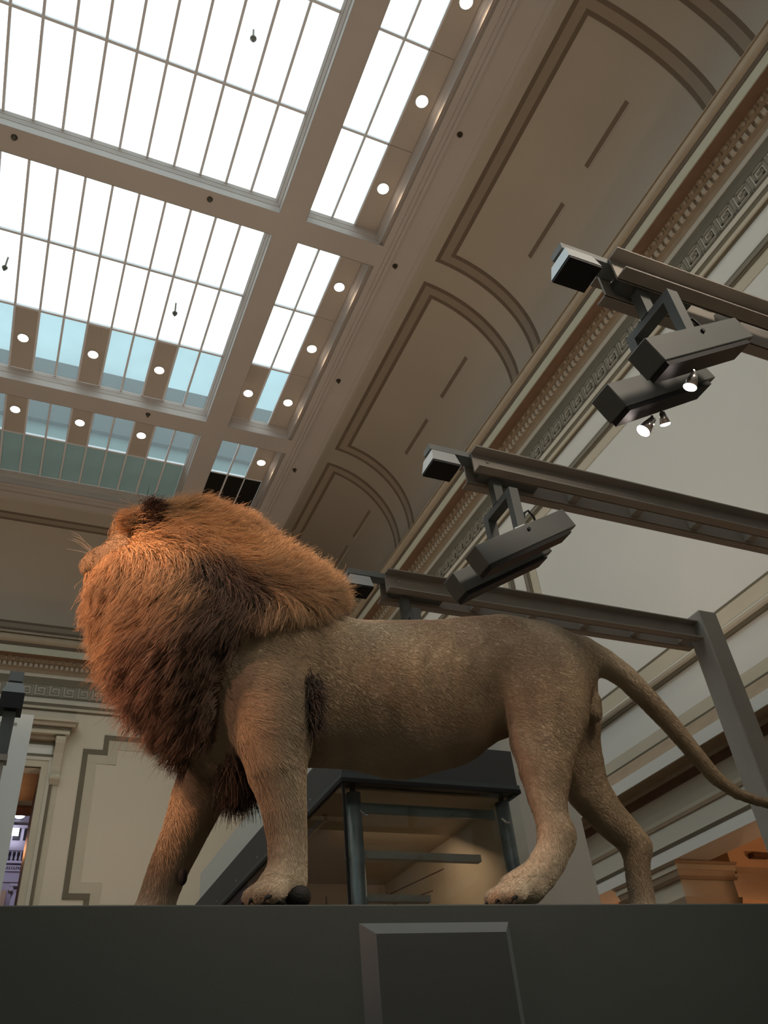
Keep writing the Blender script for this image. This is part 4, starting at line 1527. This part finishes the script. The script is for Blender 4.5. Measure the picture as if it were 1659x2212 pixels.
# ---------------------------------------------------------------- glass display case behind the lion
KX0, KX1, KY0, KY1, KZ = 2.21, 3.70, 5.5, 10.4, 3.74
case = empty('display_case', (KX0, KY0, 0))
w_, d_ = KX1 - KX0, KY1 - KY0
MB().box((0, 0, 0), (w_, d_, 0.5)).build('base', 'fascia', case)
fa = MB().box((0, 0, KZ), (w_, d_, 4.06)).build('fascia', 'fascia', case)
MB().box((0.06, 0.06, 4.06), (w_ - 0.06, d_ - 0.06, 4.42)).build('top_box', 'partition', case)
MB().box((-0.015, -0.015, KZ - 0.03), (w_ + 0.015, 0.0, KZ)).box((-0.015, 0.0, KZ - 0.03), (0.0, d_, KZ)).box((w_, 0.0, KZ - 0.03), (w_ + 0.015, d_, KZ)).build('fascia_trim', 'black', fa)
MB().box((-0.012, -0.012, KZ), (w_ + 0.012, 0.0, KZ + 0.035)).box((-0.012, 0, KZ), (0, d_, KZ + 0.035)).build('fascia_trim', 'case_post', fa)
MB().box((0.01, 0.0, 0.5), (w_ - 0.01, 0.010, KZ)).build('front_glass', 'glass', case)
MB().box((0.0, 0.01, 0.5), (0.010, d_, KZ)).build('side_glass', 'glass', case)
MB().box((-0.004, -0.004, 0.5), (0.014, 0.014, KZ)).build('corner_seal', 'black', case)
for px in (0.12, w_ - 0.10):
    MB().cyl((px, 0.11, 0.5), (px, 0.11, KZ - 0.07), 0.056, n=18).build('post', 'case_post', case, True)
    MB().cyl((px, 0.11, KZ - 0.07), (px, 0.11, KZ), 0.022, n=12).build('post_neck', 'black', case)
MB().box((0.13, 0.085, 3.53), (w_ - 0.2, 0.115, 3.60)).build('rail', 'case_post', case)
for px in (0.15, w_ - 0.16):
    MB().tube([(px, 0.06, 3.53), (px + 0.03, 0.05, 3.50), (px + 0.05, 0.03, 3.49)], 0.009, 8).build('glass_clip', 'chrome', case)
MB().box((0.0 + 0.03, 0.5, 3.60), (0.06, d_ - 0.3, 3.65)).build('rail', 'chrome', case)
MB().box((0.05, 0.10, 3.215), (1.12, 0.16, 3.265)).build('shelf_bar', 'steel', case)
MB().box((0.05, 0.10, 2.93), (0.66, 0.16, 2.975)).build('shelf_bar', 'steel', case)
bk = MB().box((0.03, 2.6, 0.5), (w_ - 0.02, 2.64, KZ)).build('back_panel', 'case_back', case)
MB().box((w_ - 0.05, 0.20, 0.5), (w_ - 0.03, 2.6, KZ)).build('side_panel', 'case_back', case)
MB().box((0.03, 0.15, KZ - 0.02), (w_ - 0.02, 2.6, KZ - 0.005)).build('ceiling_panel', 'case_back', case)
MB().box((0.05, 2.64, 0.5), (0.07, d_ - 0.05, KZ)).build('lining_panel', 'case_lining', case)
for px in (0.45, 0.80, 1.15):
    MB().box((px, 2.59, 0.5), (px + 0.010, 2.602, 3.6)).build('panel_joint', 'wood', bk)
for (x0, y0, x1, y1, z) in ((0.95, 2.0, 1.25, 1.2, 3.30), (0.60, 2.0, 0.92, 1.0, 3.02), (1.22, 2.0, 1.38, 1.2, 3.48)):
    MB().tube([(x0, y0, z), (x1, y1, z)], 0.006, 6).build('mount_rod', 'wood', case)
for k in range(6):
    MB().cyl((0.0, 0.7 + 0.75 * k, KZ + 0.09), (-0.004, 0.7 + 0.75 * k, KZ + 0.09), 0.009, n=8).build('screw', 'alu', fa)
MB().cyl((0.78, 0.0, KZ + 0.12), (0.78, -0.004, KZ + 0.12), 0.010, n=8).build('screw', 'black', fa)
tag(case, 'glass display case with a dark fascia and tan lining behind the lion', 'display case')
lamp('case_light', 'AREA', (KX0 + 0.8, KY0 + 1.0, KZ - 0.05), CASE_W, (1.0, 0.78, 0.56), (KX0 + 0.8, KY0 + 1.6, 2.5), shape='RECTANGLE', size=1.0, size_y=1.2)

# ---------------------------------------------------------------- partitions and the far light post
pt = MB().box((3.86, 6.5, 0), (5.02, 6.7, 4.75)).build('partition', 'partition')
tag(pt, 'pale grey free standing partition right of the glass case', 'partition')
pl = MB().box((-1.8, 9.0, 0), (0.10, 9.2, 5.62)).build('partition', 'partition_daylit')
tag(pl, 'white free standing partition at the left edge behind the light post', 'partition')
br = MB().box((-0.40, 8.88, 4.55), (-0.25, 9.0, 4.95)).build('bracket', 'box')
tag(br, 'dark bracket fixed to the white partition at the left edge', 'bracket')
lp = empty('light_post', (-0.115, 7.0, 0))
MB().box((-0.035, -0.035, 0), (0.035, 0.035, 4.30)).build('pole', 'steel', lp)
MB().box((-0.055, -0.055, 4.28), (0.055, 0.055, 4.33)).build('collar', 'steel', lp)
MB().box((-0.048, -0.045, 4.33), (0.048, 0.045, 4.70)).build('upper_pole', 'box', lp)
MB().box((-0.075, -0.010, 4.60), (0.075, 0.010, 4.62)).build('pin', 'chrome', lp)
MB().box((-0.060, -0.05, 4.965), (0.055, 0.06, 5.06)).build('cap', 'alu_grey', lp)
MB().box((-0.050, -0.055, 4.925), (0.050, 0.05, 4.97)).build('cap_slot', 'black', lp)
v = [(-0.09, -0.09, 4.85), (0.09, -0.09, 4.85), (0.09, 0.09, 4.85), (-0.09, 0.09, 4.85), (-0.06, -0.06, 4.95), (0.06, -0.06, 4.95), (0.06, 0.06, 4.95), (-0.06, 0.06, 4.95)]
MB().raw(v, [(0, 3, 2, 1), (4, 5, 6, 7), (0, 1, 5, 4), (1, 2, 6, 5), (2, 3, 7, 6), (3, 0, 4, 7)]).build('head', 'alu_grey', lp)
MB().box((-0.09, -0.092, 4.71), (0.09, 0.09, 4.85)).build('lamp_head', 'black', lp)
tag(lp, 'grey light post with a black boxed head at the left edge', 'light post')

# ---------------------------------------------------------------- lamps of the room and added lights
# uplights on the gantry ends and posts wash the ceiling and cove
for x, y, z in ((AX - 0.17, G1 + 0.1, 4.33), (AX - 0.17, G2 + 0.1, 4.33), (AX - 0.17, G3 + 0.1, 4.33), (-0.115, 7.0, 5.1)):
    lamp('uplight_beam', 'SPOT', (x, y, z + 0.08), UP_W, (1.0, 0.76, 0.56), (x + 0.6, y + 2.0, 15), spot_size=math.radians(150), spot_blend=1.0, shadow_soft_size=0.05)
# unseen uplights added along the hall to lift the ceiling
for x, y, z in ((-5.0, 3.0, 4.3), (-6.0, 9.0, 4.3), (-5.0, 15.0, 4.3), (3.2, 13.0, 4.4), (2.5, 17.0, 4.4), (5.2, 6.0, 4.4), (1.5, -3.5, 4.3)):
    lamp('uplight_beam', 'SPOT', (x, y, z), UP_W * 1.6, (1.0, 0.76, 0.56), (x, y, 15), spot_size=math.radians(150), spot_blend=1.0, shadow_soft_size=0.08)
# exhibit spots on the lion: warm, from the rear left and from above behind
lamp('exhibit_spot', 'SPOT', (-1.9, 2.0, 4.5), RIM_W, (1.0, 0.50, 0.28), (0.08, 2.45, 3.12), spot_size=math.radians(20), spot_blend=0.8, shadow_soft_size=0.08)
lamp('exhibit_spot', 'SPOT', (1.3, 3.9, 5.4), RIM2_W, (1.0, 0.55, 0.33), (0.75, 2.45, 3.15), spot_size=math.radians(40), spot_blend=0.8, shadow_soft_size=0.06)
lamp('exhibit_spot', 'SPOT', (1.35, 1.5, 5.5), KEY_W, (1.0, 0.56, 0.33), (0.68, 2.42, 3.22), spot_size=math.radians(17), spot_blend=1.0, shadow_soft_size=0.08)
lamp('exhibit_spot', 'SPOT', (-2.3, 1.5, 3.0), LEG_W, (1.0, 0.58, 0.44), (1.2, 2.5, 2.40), spot_size=math.radians(30), spot_blend=0.8, shadow_soft_size=0.1)  # unseen low spot added for pink edges on the legs
# added soft wash from behind the viewer, no fixture, to brighten the lion
lamp('added_wash', 'SPOT', (3.2, -2.2, 7.0), WASH_W, (1.0, 0.86, 0.70), (1.3, 2.4, 2.8), spot_size=math.radians(36), spot_blend=1.0, shadow_soft_size=0.5)
# aisle and the room beyond the doorway
for y in (5.5, 11.0, 16.0):
    lamp('aisle_lamp', 'POINT', (10.3, y, 3.2), AISLE_W, (1.0, 0.50, 0.24), shadow_soft_size=0.2)
lamp('rotunda_lamp', 'POINT', (0.3, 30.3, 10.8), 45, (0.72, 0.70, 1.0), shadow_soft_size=0.3)
lamp('rotunda_lamp', 'POINT', (0.2, 23.2, 8.5), 25, (1.0, 0.42, 0.15), shadow_soft_size=0.2)
